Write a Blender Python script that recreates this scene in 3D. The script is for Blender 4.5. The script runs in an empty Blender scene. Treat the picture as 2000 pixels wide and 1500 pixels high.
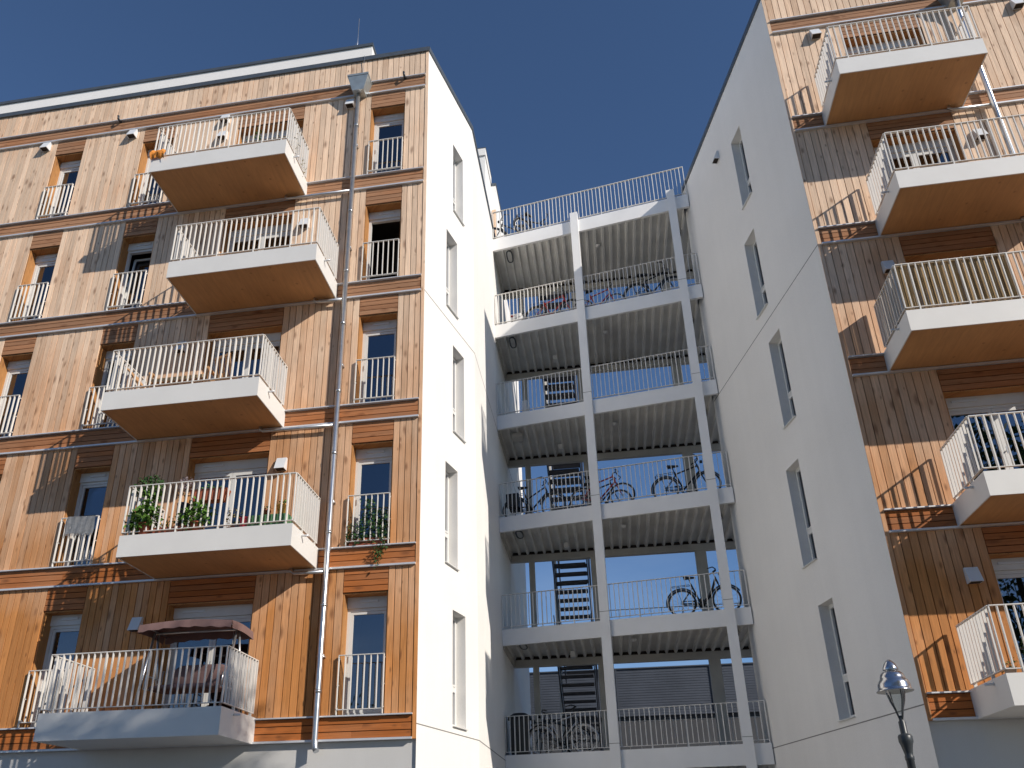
import bpy, math, random
from mathutils import Vector, Matrix
R = random.Random(7)
scene = bpy.context.scene
col = scene.collection
rad = math.radians

# ---------------------------------------------------------------- camera
cd = bpy.data.cameras.new('camera'); cam = bpy.data.objects.new('camera', cd); col.objects.link(cam)
PITCH, YAW, ROLL = rad(24.030), rad(-8.880), rad(-0.828)
fw = Vector((math.sin(YAW)*math.cos(PITCH), math.cos(YAW)*math.cos(PITCH), math.sin(PITCH)))
rt = fw.cross(Vector((0, 0, 1))).normalized(); up = rt.cross(fw)
r2 = rt*math.cos(ROLL)+up*math.sin(ROLL); u2 = -rt*math.sin(ROLL)+up*math.cos(ROLL)
m = Matrix((r2, u2, -fw)).transposed().to_4x4(); m.translation = Vector((3.2154, -13.3853, 1.6))
cam.matrix_world = m
cd.sensor_width = 36.0; cd.lens = 1580.66/2000*36.0
cd.shift_x = (1000-938.586)/2000; cd.shift_y = (956.932-750)/2000
cd.clip_start = 0.05; cd.clip_end = 3000
scene.camera = cam

# ---------------------------------------------------------------- sky, sun, exposure
SUN = Vector((0.7465, -0.4465, 0.4935)).normalized()
elev = math.asin(SUN.z)
w = bpy.data.worlds.new('World'); scene.world = w; w.use_nodes = True
nt = w.node_tree; nt.nodes.clear()
sky = nt.nodes.new('ShaderNodeTexSky'); sky.sky_type = 'NISHITA'; sky.sun_disc = False
sky.sun_elevation = elev; sky.sun_rotation = math.atan2(SUN.x, SUN.y)
sky.altitude = 0; sky.air_density = 0.85; sky.dust_density = 0.0; sky.ozone_density = 5.5
bg = nt.nodes.new('ShaderNodeBackground'); bg.inputs[1].default_value = 0.094
wo = nt.nodes.new('ShaderNodeOutputWorld')
# thin cloud veils low in the sky
tc = nt.nodes.new('ShaderNodeTexCoord'); mp = nt.nodes.new('ShaderNodeMapping'); mp.inputs['Scale'].default_value = (3, 3, 9)
nz = nt.nodes.new('ShaderNodeTexNoise'); nz.inputs['Scale'].default_value = 1.6; nz.inputs['Detail'].default_value = 7
cr = nt.nodes.new('ShaderNodeMapRange'); cr.inputs[1].default_value = 0.48; cr.inputs[2].default_value = 0.75
sp = nt.nodes.new('ShaderNodeSeparateXYZ')
hz = nt.nodes.new('ShaderNodeMapRange'); hz.inputs[1].default_value = 0.10; hz.inputs[2].default_value = 0.36; hz.inputs[3].default_value = 0.38; hz.inputs[4].default_value = 0.0
mu = nt.nodes.new('ShaderNodeMath'); mu.operation = 'MULTIPLY'
mx = nt.nodes.new('ShaderNodeMix'); mx.data_type = 'RGBA'; mx.inputs[7].default_value = (5.2, 6.0, 7.0, 1)
L = nt.links.new
L(tc.outputs['Generated'], mp.inputs[0]); L(mp.outputs[0], nz.inputs['Vector']); L(nz.outputs[0], cr.inputs[0])
L(tc.outputs['Generated'], sp.inputs[0]); L(sp.outputs[2], hz.inputs[0]); L(hz.outputs[0], mu.inputs[0]); L(cr.outputs[0], mu.inputs[1])
L(mu.outputs[0], mx.inputs[0]); L(sky.outputs[0], mx.inputs[6]); L(mx.outputs[2], bg.inputs[0]); L(bg.outputs[0], wo.inputs[0])
sl = bpy.data.lights.new('sun', 'SUN'); so = bpy.data.objects.new('sun', sl); col.objects.link(so)
sl.energy = 3.9; sl.angle = rad(0.5); sl.color = (1.0, 0.92, 0.82)
so.rotation_euler = (-SUN).to_track_quat('-Z', 'Y').to_euler()
scene.view_settings.view_transform = 'Standard'; scene.view_settings.look = 'None'
scene.view_settings.exposure = 0.29; scene.view_settings.gamma = 1.0

# ---------------------------------------------------------------- materials
def newmat(name):
    mt = bpy.data.materials.new(name); mt.use_nodes = True
    n = mt.node_tree; return mt, n, n.nodes['Principled BSDF']
def nd(n, t, **kw):
    x = n.nodes.new(t)
    for k, v in kw.items():
        if k.startswith('i_'):
            key = k[2:]; x.inputs[int(key) if key.isdigit() else key].default_value = v
        else: setattr(x, k, v)
    return x
def rgba(c): return (c[0], c[1], c[2], 1)
def plain(name, c, rough=0.6, metal=0.0, var=0.12, scale=6.0, bump=0.0, bscale=80.0, spec=0.5):
    mt, n, b = newmat(name)
    b.inputs['Roughness'].default_value = rough; b.inputs['Metallic'].default_value = metal
    b.inputs['Specular IOR Level'].default_value = spec
    t = nd(n, 'ShaderNodeTexCoord')
    z = nd(n, 'ShaderNodeTexNoise', i_Scale=scale, i_Detail=5.0)
    n.links.new(t.outputs['Object'], z.inputs['Vector'])
    r = nd(n, 'ShaderNodeMapRange', i_1=0.3, i_2=0.7, i_3=1-var, i_4=1+var*0.4)
    n.links.new(z.outputs[0], r.inputs[0])
    v = nd(n, 'ShaderNodeVectorMath', operation='SCALE'); v.inputs[0].default_value = c
    n.links.new(r.outputs[0], v.inputs['Scale']); n.links.new(v.outputs[0], b.inputs['Base Color'])
    if bump:
        z2 = nd(n, 'ShaderNodeTexNoise', i_Scale=bscale, i_Detail=4.0)
        n.links.new(t.outputs['Object'], z2.inputs['Vector'])
        bp = nd(n, 'ShaderNodeBump', i_Strength=bump, i_Distance=0.01)
        n.links.new(z2.outputs[0], bp.inputs['Height']); n.links.new(bp.outputs[0], b.inputs['Normal'])
    return mt
def stucco(name, c):
    """rendered wall: fine grit, faint clouding and vertical rain streaks"""
    mt, n, b = newmat(name); b.inputs['Roughness'].default_value = 0.9; b.inputs['Specular IOR Level'].default_value = 0.2
    t = nd(n, 'ShaderNodeTexCoord'); lk = n.links.new
    mp = nd(n, 'ShaderNodeMapping'); mp.inputs['Scale'].default_value = (2.2, 2.2, 0.12)
    z1 = nd(n, 'ShaderNodeTexNoise', i_Scale=1.5, i_Detail=6.0, i_Roughness=0.6)
    z2 = nd(n, 'ShaderNodeTexNoise', i_Scale=0.5, i_Detail=5.0)
    z3 = nd(n, 'ShaderNodeTexNoise', i_Scale=110.0, i_Detail=3.0)
    lk(t.outputs['Object'], mp.inputs[0]); lk(mp.outputs[0], z1.inputs['Vector']); lk(t.outputs['Object'], z2.inputs['Vector']); lk(t.outputs['Object'], z3.inputs['Vector'])
    a = nd(n, 'ShaderNodeMapRange', i_1=0.35, i_2=0.7, i_3=1.0, i_4=0.97); lk(z1.outputs[0], a.inputs[0])
    d = nd(n, 'ShaderNodeMapRange', i_1=0.3, i_2=0.7, i_3=0.95, i_4=1.02); lk(z2.outputs[0], d.inputs[0])
    e = nd(n, 'ShaderNodeMapRange', i_1=0.35, i_2=0.65, i_3=0.93, i_4=1.03); lk(z3.outputs[0], e.inputs[0])
    m1 = nd(n, 'ShaderNodeMath', operation='MULTIPLY'); lk(a.outputs[0], m1.inputs[0]); lk(d.outputs[0], m1.inputs[1])
    m2 = nd(n, 'ShaderNodeMath', operation='MULTIPLY'); lk(m1.outputs[0], m2.inputs[0]); lk(e.outputs[0], m2.inputs[1])
    v = nd(n, 'ShaderNodeVectorMath', operation='SCALE'); v.inputs[0].default_value = c
    lk(m2.outputs[0], v.inputs['Scale']); lk(v.outputs[0], b.inputs['Base Color'])
    bp = nd(n, 'ShaderNodeBump', i_Strength=0.35, i_Distance=0.006); lk(z3.outputs[0], bp.inputs['Height']); lk(bp.outputs[0], b.inputs['Normal'])
    return mt
def wood(name, horiz, lo, hi, vary=0.18):
    """softwood boards: one tone per board (face attribute 'bid'), grain, knots; more bleached the higher up"""
    mt, n, b = newmat(name); b.inputs['Roughness'].default_value = 0.75; b.inputs['Specular IOR Level'].default_value = 0.25
    lk = n.links.new
    t = nd(n, 'ShaderNodeTexCoord'); at = nd(n, 'ShaderNodeAttribute', attribute_name='bid')
    sx = nd(n, 'ShaderNodeSeparateXYZ'); lk(t.outputs['Object'], sx.inputs[0])
    ac, al = (sx.outputs[2], sx.outputs[0]) if horiz else (sx.outputs[0], sx.outputs[2])   # across, along
    if not horiz:
        ad = nd(n, 'ShaderNodeMath', operation='ADD'); lk(sx.outputs[0], ad.inputs[0]); lk(sx.outputs[1], ad.inputs[1]); ac = ad.outputs[0]
    off = nd(n, 'ShaderNodeMath', operation='MULTIPLY', i_1=37.0); lk(at.outputs['Fac'], off.inputs[0])
    al2 = nd(n, 'ShaderNodeMath', operation='ADD'); lk(al, al2.inputs[0]); lk(off.outputs[0], al2.inputs[1])
    cb = nd(n, 'ShaderNodeCombineXYZ'); lk(ac, cb.inputs[0]); lk(al2.outputs[0], cb.inputs[1]); lk(off.outputs[0], cb.inputs[2])
    g = nd(n, 'ShaderNodeMapping'); g.inputs['Scale'].default_value = (38, 1.6, 1); lk(cb.outputs[0], g.inputs[0])
    gz = nd(n, 'ShaderNodeTexNoise', i_Scale=1.0, i_Detail=6.0, i_Roughness=0.65, i_Distortion=0.8); lk(g.outputs[0], gz.inputs['Vector'])
    k = nd(n, 'ShaderNodeMapping'); k.inputs['Scale'].default_value = (7.5, 3.0, 1); lk(cb.outputs[0], k.inputs[0])
    kv = nd(n, 'ShaderNodeTexVoronoi', i_Scale=1.0, i_Randomness=1.0); lk(k.outputs[0], kv.inputs['Vector'])
    kc = nd(n, 'ShaderNodeSeparateColor'); lk(kv.outputs['Color'], kc.inputs[0])
    ks = nd(n, 'ShaderNodeMapRange', i_1=0.0, i_2=1.0, i_3=0.45, i_4=1.7); lk(kc.outputs[1], ks.inputs[0])
    kd = nd(n, 'ShaderNodeMath', operation='MULTIPLY'); lk(kv.outputs['Distance'], kd.inputs[0]); lk(ks.outputs[0], kd.inputs[1])
    kn = nd(n, 'ShaderNodeMapRange', i_1=0.02, i_2=0.27, i_3=1.0, i_4=0.0); kn.interpolation_type = 'SMOOTHSTEP'; lk(kd.outputs[0], kn.inputs[0])
    kg = nd(n, 'ShaderNodeMath', operation='GREATER_THAN', i_1=0.22); lk(kc.outputs[0], kg.inputs[0])
    km = nd(n, 'ShaderNodeMath', operation='MULTIPLY'); lk(kn.outputs[0], km.inputs[0]); lk(kg.outputs[0], km.inputs[1])
    km2 = nd(n, 'ShaderNodeMath', operation='MULTIPLY', i_1=0.66); lk(km.outputs[0], km2.inputs[0])
    # weathering grows with height, broken up by board and patches
    wz = nd(n, 'ShaderNodeMapRange', i_1=4.5, i_2=13.5, i_3=0.0, i_4=1.0); lk(sx.outputs[2], wz.inputs[0])
    pn = nd(n, 'ShaderNodeTexNoise', i_Scale=0.6, i_Detail=3.0); lk(t.outputs['Object'], pn.inputs['Vector'])
    pr = nd(n, 'ShaderNodeMapRange', i_1=0.35, i_2=0.65, i_3=-0.18, i_4=0.18); lk(pn.outputs[0], pr.inputs[0])
    br = nd(n, 'ShaderNodeMapRange', i_1=0.0, i_2=1.0, i_3=-0.16, i_4=0.16); lk(at.outputs['Fac'], br.inputs[0])
    s1 = nd(n, 'ShaderNodeMath', operation='ADD'); lk(wz.outputs[0], s1.inputs[0]); lk(pr.outputs[0], s1.inputs[1])
    s2 = nd(n, 'ShaderNodeMath', operation='ADD', use_clamp=True); lk(s1.outputs[0], s2.inputs[0]); lk(br.outputs[0], s2.inputs[1])
    c1 = nd(n, 'ShaderNodeMix', data_type='RGBA'); c1.inputs[6].default_value = rgba(lo); c1.inputs[7].default_value = rgba(hi); lk(s2.outputs[0], c1.inputs[0])
    # board tone and grain
    bt = nd(n, 'ShaderNodeMath', operation='MULTIPLY', i_1=7.31); lk(at.outputs['Fac'], bt.inputs[0])
    bf = nd(n, 'ShaderNodeMath', operation='FRACT'); lk(bt.outputs[0], bf.inputs[0])
    bm = nd(n, 'ShaderNodeMapRange', i_1=0.0, i_2=1.0, i_3=1-vary, i_4=1+vary*0.5); lk(bf.outputs[0], bm.inputs[0])
    gm = nd(n, 'ShaderNodeMapRange', i_1=0.3, i_2=0.7, i_3=0.74, i_4=1.13); lk(gz.outputs[0], gm.inputs[0])
    mm = nd(n, 'ShaderNodeMath', operation='MULTIPLY'); lk(bm.outputs[0], mm.inputs[0]); lk(gm.outputs[0], mm.inputs[1])
    v = nd(n, 'ShaderNodeVectorMath', operation='SCALE'); lk(c1.outputs[2], v.inputs[0]); lk(mm.outputs[0], v.inputs['Scale'])
    c2 = nd(n, 'ShaderNodeMix', data_type='RGBA'); c2.inputs[7].default_value = (0.16, 0.06, 0.025, 1)
    lk(km2.outputs[0], c2.inputs[0]); lk(v.outputs[0], c2.inputs[6]); lk(c2.outputs[2], b.inputs['Base Color'])
    bp = nd(n, 'ShaderNodeBump', i_Strength=0.3, i_Distance=0.004); lk(gz.outputs[0], bp.inputs['Height']); lk(bp.outputs[0], b.inputs['Normal'])
    return mt
def plywood(name, c):
    mt, n, b = newmat(name); b.inputs['Roughness'].default_value = 0.6; lk = n.links.new
    t = nd(n, 'ShaderNodeTexCoord'); g = nd(n, 'ShaderNodeMapping'); g.inputs['Scale'].default_value = (16, 1.3, 1); lk(t.outputs['Object'], g.inputs[0])
    z = nd(n, 'ShaderNodeTexNoise', i_Scale=1.0, i_Detail=6.0, i_Roughness=0.7, i_Distortion=1.0); lk(g.outputs[0], z.inputs['Vector'])
    z2 = nd(n, 'ShaderNodeTexNoise', i_Scale=1.1, i_Detail=3.0); lk(t.outputs['Object'], z2.inputs['Vector'])
    a = nd(n, 'ShaderNodeMapRange', i_1=0.3, i_2=0.7, i_3=0.84, i_4=1.08); lk(z.outputs[0], a.inputs[0])
    d = nd(n, 'ShaderNodeMapRange', i_1=0.3, i_2=0.7, i_3=0.86, i_4=1.08); lk(z2.outputs[0], d.inputs[0])
    m1 = nd(n, 'ShaderNodeMath', operation='MULTIPLY'); lk(a.outputs[0], m1.inputs[0]); lk(d.outputs[0], m1.inputs[1])
    v = nd(n, 'ShaderNodeVectorMath', operation='SCALE'); v.inputs[0].default_value = c; lk(m1.outputs[0], v.inputs['Scale'])
    kv = nd(n, 'ShaderNodeTexVoronoi', i_Scale=3.2); lk(t.outputs['Object'], kv.inputs['Vector'])
    kn = nd(n, 'ShaderNodeMapRange', i_1=0.03, i_2=0.13, i_3=0.5, i_4=0.0); kn.interpolation_type = 'SMOOTHSTEP'; lk(kv.outputs['Distance'], kn.inputs[0])
    c2 = nd(n, 'ShaderNodeMix', data_type='RGBA'); c2.inputs[7].default_value = (0.2, 0.08, 0.03, 1); lk(kn.outputs[0], c2.inputs[0]); lk(v.outputs[0], c2.inputs[6]); lk(c2.outputs[2], b.inputs['Base Color'])
    return mt
def glassmat(name, fac, tint):
    mt = bpy.data.materials.new(name); mt.use_nodes = True; n = mt.node_tree; n.nodes.clear()
    o = nd(n, 'ShaderNodeOutputMaterial'); mix = nd(n, 'ShaderNodeMixShader')
    tr = nd(n, 'ShaderNodeBsdfTransparent'); tr.inputs[0].default_value = rgba(tint)
    gl = nd(n, 'ShaderNodeBsdfGlossy', i_Roughness=0.01); gl.inputs[0].default_value = (0.9, 0.93, 1, 1)
    fr = nd(n, 'ShaderNodeFresnel', i_IOR=1.5); mr = nd(n, 'ShaderNodeMapRange', i_1=0.0, i_2=1.0, i_3=fac, i_4=1.0)
    t = nd(n, 'ShaderNodeTexCoord'); z = nd(n, 'ShaderNodeTexNoise', i_Scale=1.3, i_Detail=1.0); bp = nd(n, 'ShaderNodeBump', i_Strength=0.06, i_Distance=0.05)
    lk = n.links.new
    lk(t.outputs['Object'], z.inputs['Vector']); lk(z.outputs[0], bp.inputs['Height']); lk(bp.outputs[0], gl.inputs['Normal'])
    lk(fr.outputs[0], mr.inputs[0]); lk(mr.outputs[0], mix.inputs[0]); lk(tr.outputs[0], mix.inputs[1]); lk(gl.outputs[0], mix.inputs[2]); lk(mix.outputs[0], o.inputs[0])
    return mt
def leafmat(name, c):
    mt, n, b = newmat(name); b.inputs['Roughness'].default_value = 0.6; b.inputs['Specular IOR Level'].default_value = 0.2
    at = nd(n, 'ShaderNodeAttribute', attribute_name='bid')
    r = nd(n, 'ShaderNodeMapRange', i_1=0.0, i_2=1.0, i_3=0.5, i_4=1.6); n.links.new(at.outputs['Fac'], r.inputs[0])
    v = nd(n, 'ShaderNodeVectorMath', operation='SCALE'); v.inputs[0].default_value = c
    n.links.new(r.outputs[0], v.inputs['Scale']); n.links.new(v.outputs[0], b.inputs['Base Color'])
    return mt
M = {}
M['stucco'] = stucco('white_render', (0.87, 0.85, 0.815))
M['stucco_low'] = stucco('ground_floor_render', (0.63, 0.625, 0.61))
M['vwood'] = wood('vertical_larch_boards', False, (0.62, 0.265, 0.085), (0.88, 0.645, 0.46))
M['hwood'] = wood('horizontal_larch_boards', True, (0.47, 0.15, 0.037), (0.42, 0.225, 0.125))
M['reveal'] = wood('reveal_larch_boards', False, (0.50, 0.24, 0.085), (0.58, 0.36, 0.19), 0.1)
M['membrane_and_shade'] = plain('dark_membrane_and_shade', (0.03, 0.022, 0.018), 0.9)
M['soffit'] = plywood('plywood_soffit', (0.56, 0.30, 0.125))
M['flash'] = plain('aluminium_flashing', (0.72, 0.73, 0.75), 0.45, 0.35, var=0.05)
M['coping'] = plain('grey_coping_metal', (0.13, 0.15, 0.17), 0.45, 0.5)
M['fascia'] = plain('white_fascia', (0.77, 0.755, 0.72), 0.5, var=0.05, scale=1.5)
M['rail'] = plain('white_rail_paint', (0.76, 0.735, 0.69), 0.45, var=0.04)
M['beam'] = plain('white_deck_paint', (0.85, 0.845, 0.83), 0.5, var=0.07, scale=1.2)
M['decking'] = plain('corrugated_deck_steel', (0.76, 0.75, 0.71), 0.55, var=0.15, scale=1.6)
M['backsteel'] = plain('grey_steel', (0.55, 0.53, 0.48), 0.6, var=0.15, scale=2)
M['darksteel'] = plain('dark_stair_steel', (0.10, 0.095, 0.10), 0.6, var=0.2)
M['frame'] = plain('white_window_frame', (0.70, 0.70, 0.68), 0.4, var=0.03)
M['glass'] = glassmat('window_glass', 0.13, (0.42, 0.46, 0.5))
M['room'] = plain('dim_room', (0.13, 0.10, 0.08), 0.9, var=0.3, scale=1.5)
M['zinc'] = plain('zinc_pipe', (0.62, 0.64, 0.66), 0.28, 0.85, var=0.15, scale=9)
M['hopper'] = plain('zinc_hopper', (0.42, 0.46, 0.46), 0.45, 0.6, var=0.15, scale=9)
M['hood'] = plain('hood_white_metal', (0.72, 0.74, 0.76), 0.4, var=0.04)
M['joint'] = plain('joint_sealant', (0.22, 0.21, 0.20), 0.8)
M['corr'] = plain('dark_corrugated_cladding', (0.085, 0.098, 0.125), 0.5, 0.3, var=0.2, scale=1)
M['corr2'] = plain('dark_lower_cladding', (0.055, 0.058, 0.066), 0.6, var=0.2, scale=1)
M['asphalt'] = plain('asphalt', (0.07, 0.068, 0.065), 0.9, var=0.3, scale=3, bump=0.4)
M['paving'] = plain('paving', (0.22, 0.20, 0.175), 0.9, var=0.25, scale=2, bump=0.3)
M['bark'] = plain('bark', (0.09, 0.07, 0.05), 0.9, var=0.4, scale=6, bump=0.6, bscale=20)
M['leaf'] = leafmat('tree_leaf', (0.055, 0.10, 0.03))
M['leafg'] = leafmat('plant_leaf', (0.085, 0.17, 0.028))
M['leafd'] = leafmat('dark_plant_leaf', (0.035, 0.085, 0.025))
M['leafy'] = leafmat('dry_grass_leaf', (0.28, 0.24, 0.10))
M['flower'] = leafmat('yellow_flower', (0.75, 0.45, 0.05))
M['purple'] = leafmat('lavender_flower', (0.26, 0.22, 0.24))
M['terra'] = plain('terracotta', (0.36, 0.10, 0.05), 0.7)
M['navy'] = plain('navy_pot', (0.03, 0.04, 0.10), 0.5)
M['green'] = plain('green_planter', (0.08, 0.20, 0.09), 0.6)
M['redp'] = plain('red_plastic', (0.42, 0.02, 0.04), 0.45)
M['yelp'] = plain('yellow_pot', (0.75, 0.38, 0.08), 0.5)
M['orange'] = plain('orange_cloth', (0.75, 0.27, 0.04), 0.85, var=0.3, scale=12)
M['towel'] = plain('grey_towel', (0.22, 0.23, 0.245), 0.95, var=0.2, scale=18, bump=0.5, bscale=120)
M['mauve'] = plain('mauve_canvas', (0.20, 0.12, 0.11), 0.9, var=0.2, scale=5)
M['outwood'] = plain('garden_wood', (0.50, 0.28, 0.13), 0.7, var=0.3, scale=8)
M['reed'] = leafmat('reed_straw', (0.36, 0.25, 0.12))
M['black'] = plain('black_rubber', (0.015, 0.015, 0.016), 0.6)
M['blackp'] = plain('black_paint', (0.02, 0.021, 0.024), 0.35)
M['bikered'] = plain('red_frame_paint', (0.55, 0.04, 0.03), 0.3)
M['bikegrey'] = plain('silver_frame_paint', (0.45, 0.45, 0.45), 0.3, 0.6)
M['bikeblue'] = plain('blue_frame_paint', (0.05, 0.12, 0.30), 0.3)
M['bikewhite'] = plain('white_frame_paint', (0.7, 0.7, 0.68), 0.4)
M['steel'] = plain('bright_steel', (0.6, 0.6, 0.6), 0.3, 0.9)
M['polish'] = plain('polished_lamp_metal', (0.52, 0.53, 0.55), 0.2, 0.95, var=0.08)
M['postg'] = plain('dark_post_paint', (0.035, 0.042, 0.048), 0.4)
M['lampglass'] = glassmat('lamp_glass', 0.10, (0.9, 0.93, 0.92))
M['curt1'] = plain('beige_curtain', (0.55, 0.40, 0.22), 0.9, var=0.25, scale=6)
M['curt2'] = plain('pale_green_curtain', (0.50, 0.56, 0.44), 0.9, var=0.2, scale=6)
M['curt3'] = plain('white_curtain', (0.65, 0.63, 0.6), 0.9, var=0.15, scale=6)
M['whiteb'] = plain('white_board', (0.8, 0.8, 0.8), 0.5)

# ---------------------------------------------------------------- mesh builder
class MB:
    def __init__(s): s.v = []; s.f = []; s.b = []; s.sm = []
    def face(s, pts, bid=0.0, smooth=False):
        i = len(s.v); s.v += [tuple(p) for p in pts]; s.f.append(tuple(range(i, i+len(pts)))); s.b.append(bid); s.sm.append(smooth)
    def hexa(s, p, bid=0.0):      # 4 bottom, 4 top
        i = len(s.v); s.v += [tuple(q) for q in p]
        for q in ((3, 2, 1, 0), (4, 5, 6, 7), (0, 1, 5, 4), (1, 2, 6, 5), (2, 3, 7, 6), (3, 0, 4, 7)):
            s.f.append(tuple(i+k for k in q)); s.b.append(bid); s.sm.append(False)
    def box(s, x0, x1, y0, y1, z0, z1, bid=0.0):
        s.hexa([(x0, y0, z0), (x1, y0, z0), (x1, y1, z0), (x0, y1, z0), (x0, y0, z1), (x1, y0, z1), (x1, y1, z1), (x0, y1, z1)], bid)
    def obox(s, a, b, wd, ht, bid=0.0, updir=(0, 0, 1)):   # bar from a to b, wd across, ht along updir
        a = Vector(a); b = Vector(b); d = (b-a).normalized(); u = Vector(updir)
        sd = d.cross(u)
        if sd.length < 1e-4: sd = d.cross(Vector((1, 0, 0)))
        sd.normalize(); u = sd.cross(d)
        p = []
        for e in (a, b):
            for q in ((-1, -1), (1, -1), (1, 1), (-1, 1)): p.append(e+sd*q[0]*wd/2+u*q[1]*ht/2)
        s.hexa(p, bid)
    def tube(s, pts, r, n=8, caps=True, bid=0.0):
        pts = [Vector(p) for p in pts]; rs = r if isinstance(r, (list, tuple)) else [r]*len(pts)
        base = len(s.v); ref = None
        for i, p in enumerate(pts):
            d = (pts[min(i+1, len(pts)-1)]-pts[max(i-1, 0)]).normalized()
            if ref is None: ref = d.cross(Vector((0, 0, 1)) if abs(d.z) < 0.9 else Vector((1, 0, 0))).normalized()
            a = (ref-d*ref.dot(d)).normalized(); ref = a; c = d.cross(a)
            for k in range(n):
                t = 2*math.pi*k/n; s.v.append(tuple(p+(a*math.cos(t)+c*math.sin(t))*rs[i]))
        for i in range(len(pts)-1):
            for k in range(n):
                s.f.append((base+i*n+k, base+i*n+(k+1) % n, base+(i+1)*n+(k+1) % n, base+(i+1)*n+k)); s.b.append(bid); s.sm.append(True)
        if caps:
            s.f.append(tuple(base+k for k in range(n))[::-1]); s.b.append(bid); s.sm.append(False)
            s.f.append(tuple(base+(len(pts)-1)*n+k for k in range(n))); s.b.append(bid); s.sm.append(False)
    def lathe(s, prof, c=(0, 0, 0), n=24, bid=0.0, sq=1.0):
        base = len(s.v)
        for r, z in prof:
            for k in range(n):
                t = 2*math.pi*k/n; s.v.append((c[0]+r*math.cos(t), c[1]+r*math.sin(t)*sq, c[2]+z))
        for i in range(len(prof)-1):
            for k in range(n):
                s.f.append((base+i*n+k, base+i*n+(k+1) % n, base+(i+1)*n+(k+1) % n, base+(i+1)*n+k)); s.b.append(bid); s.sm.append(True)
    def torus(s, c, r, t, n=28, m=6, axis='y', a0=0, a1=2*math.pi, sq=1.0):
        base = len(s.v); full = abs(a1-a0-2*math.pi) < 1e-6; N = n if full else n+1
        for i in range(N):
            a = a0+(a1-a0)*i/n
            for j in range(m):
                q = 2*math.pi*j/m; rr = r+t*math.cos(q); h = t*math.sin(q)*sq
                s.v.append((c[0]+rr*math.cos(a), c[1]+h, c[2]+rr*math.sin(a)))
        for i in range(n):
            for j in range(m):
                i2 = (i+1) % N
                s.f.append((base+i*m+j, base+i*m+(j+1) % m, base+i2*m+(j+1) % m, base+i2*m+j)); s.b.append(0); s.sm.append(True)
    def leaves(s, c, rr, n, size, rnd=R, hollow=0.0, droop=0.3):
        for _ in range(n):
            while True:
                p = Vector((rnd.uniform(-1, 1), rnd.uniform(-1, 1), rnd.uniform(-1, 1)))
                if hollow < p.length < 1: break
            p = Vector((c[0]+p.x*rr[0], c[1]+p.y*rr[1], c[2]+p.z*rr[2]))
            s.leaf(p, size*rnd.uniform(0.6, 1.3), rnd)
    def leaf(s, p, sz, rnd=R):
        d = Vector((rnd.gauss(0, 1), rnd.gauss(0, 1), rnd.gauss(0, 0.8)-0.2)).normalized()
        q = d.cross(Vector((rnd.gauss(0, 1), rnd.gauss(0, 1), rnd.gauss(0, 1)))).normalized()
        p = Vector(p)
        s.face([p, p+d*sz*0.45+q*sz*0.28, p+d*sz, p+d*sz*0.45-q*sz*0.28], rnd.random())
    def build(s, name, mat, parent=None, smooth=None):
        me = bpy.data.meshes.new(name); me.from_pydata(s.v, [], s.f); me.update()
        at = me.attributes.new('bid', 'FLOAT', 'FACE'); at.data.foreach_set('value', s.b)
        me.polygons.foreach_set('use_smooth', s.sm)
        me.materials.append(mat if not isinstance(mat, str) else M[mat])
        o = bpy.data.objects.new(name, me); col.objects.link(o)
        if parent: o.parent = parent
        return o
def empty(name, loc=(0, 0, 0), rz=0.0):
    o = bpy.data.objects.new(name, None); col.objects.link(o); o.location = loc; o.rotation_euler = (0, 0, rz); o.empty_display_size = 0.3
    return o
def tag(o, label, cat, group=None, kind=None):
    if label: o['label'] = label
    if cat: o['category'] = cat
    if group: o['group'] = group
    if kind: o['kind'] = kind
    return o
def copy_tree(o, parent=None):
    c = o.copy(); col.objects.link(c)
    if parent is not None: c.parent = parent
    for ch in list(o.children): copy_tree(ch, c)
    return c

class Wall:
    """vertical wall plane: local (s along e, d into the wall, z)"""
    def __init__(w, o, e):
        w.o = Vector((o[0], o[1], 0)); w.e = Vector((e[0], e[1], 0)).normalized(); w.i = Vector((-w.e.y, w.e.x, 0))
        w.ang = math.atan2(w.e.y, w.e.x)
    def p(w, s, d, z): q = w.o+w.e*s+w.i*d; return Vector((q.x, q.y, z))
def wall_sheet(mb, W, s0, s1, z0, z1, ops, depth, face_d=0.0):
    S = sorted({s0, s1}|{v for o in ops for v in o[:2] if s0 < v < s1}); Z = sorted({z0, z1}|{v for o in ops for v in o[2:4] if z0 < v < z1})
    for i in range(len(S)-1):
        for j in range(len(Z)-1):
            cs, cz = (S[i]+S[i+1])/2, (Z[j]+Z[j+1])/2
            if any(o[0] < cs < o[1] and o[2] < cz < o[3] for o in ops): continue
            mb.face([W.p(S[i], face_d, Z[j]), W.p(S[i+1], face_d, Z[j]), W.p(S[i+1], face_d, Z[j+1]), W.p(S[i], face_d, Z[j+1])])
    for a, b, c, d in ops:
        f, g = face_d, face_d+depth
        mb.face([W.p(a, f, c), W.p(a, f, d), W.p(a, g, d), W.p(a, g, c)])
        mb.face([W.p(b, f, c), W.p(b, g, c), W.p(b, g, d), W.p(b, f, d)])
        mb.face([W.p(a, f, d), W.p(b, f, d), W.p(b, g, d), W.p(a, g, d)])
        mb.face([W.p(a, f, c), W.p(a, g, c), W.p(b, g, c), W.p(b, f, c)])
def wbox(mb, W, s0, s1, d0, d1, z0, z1, bid=0.0):
    mb.hexa([W.p(s0, d0, z0), W.p(s1, d0, z0), W.p(s1, d1, z0), W.p(s0, d1, z0), W.p(s0, d0, z1), W.p(s1, d0, z1), W.p(s1, d1, z1), W.p(s0, d1, z1)], bid)

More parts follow.
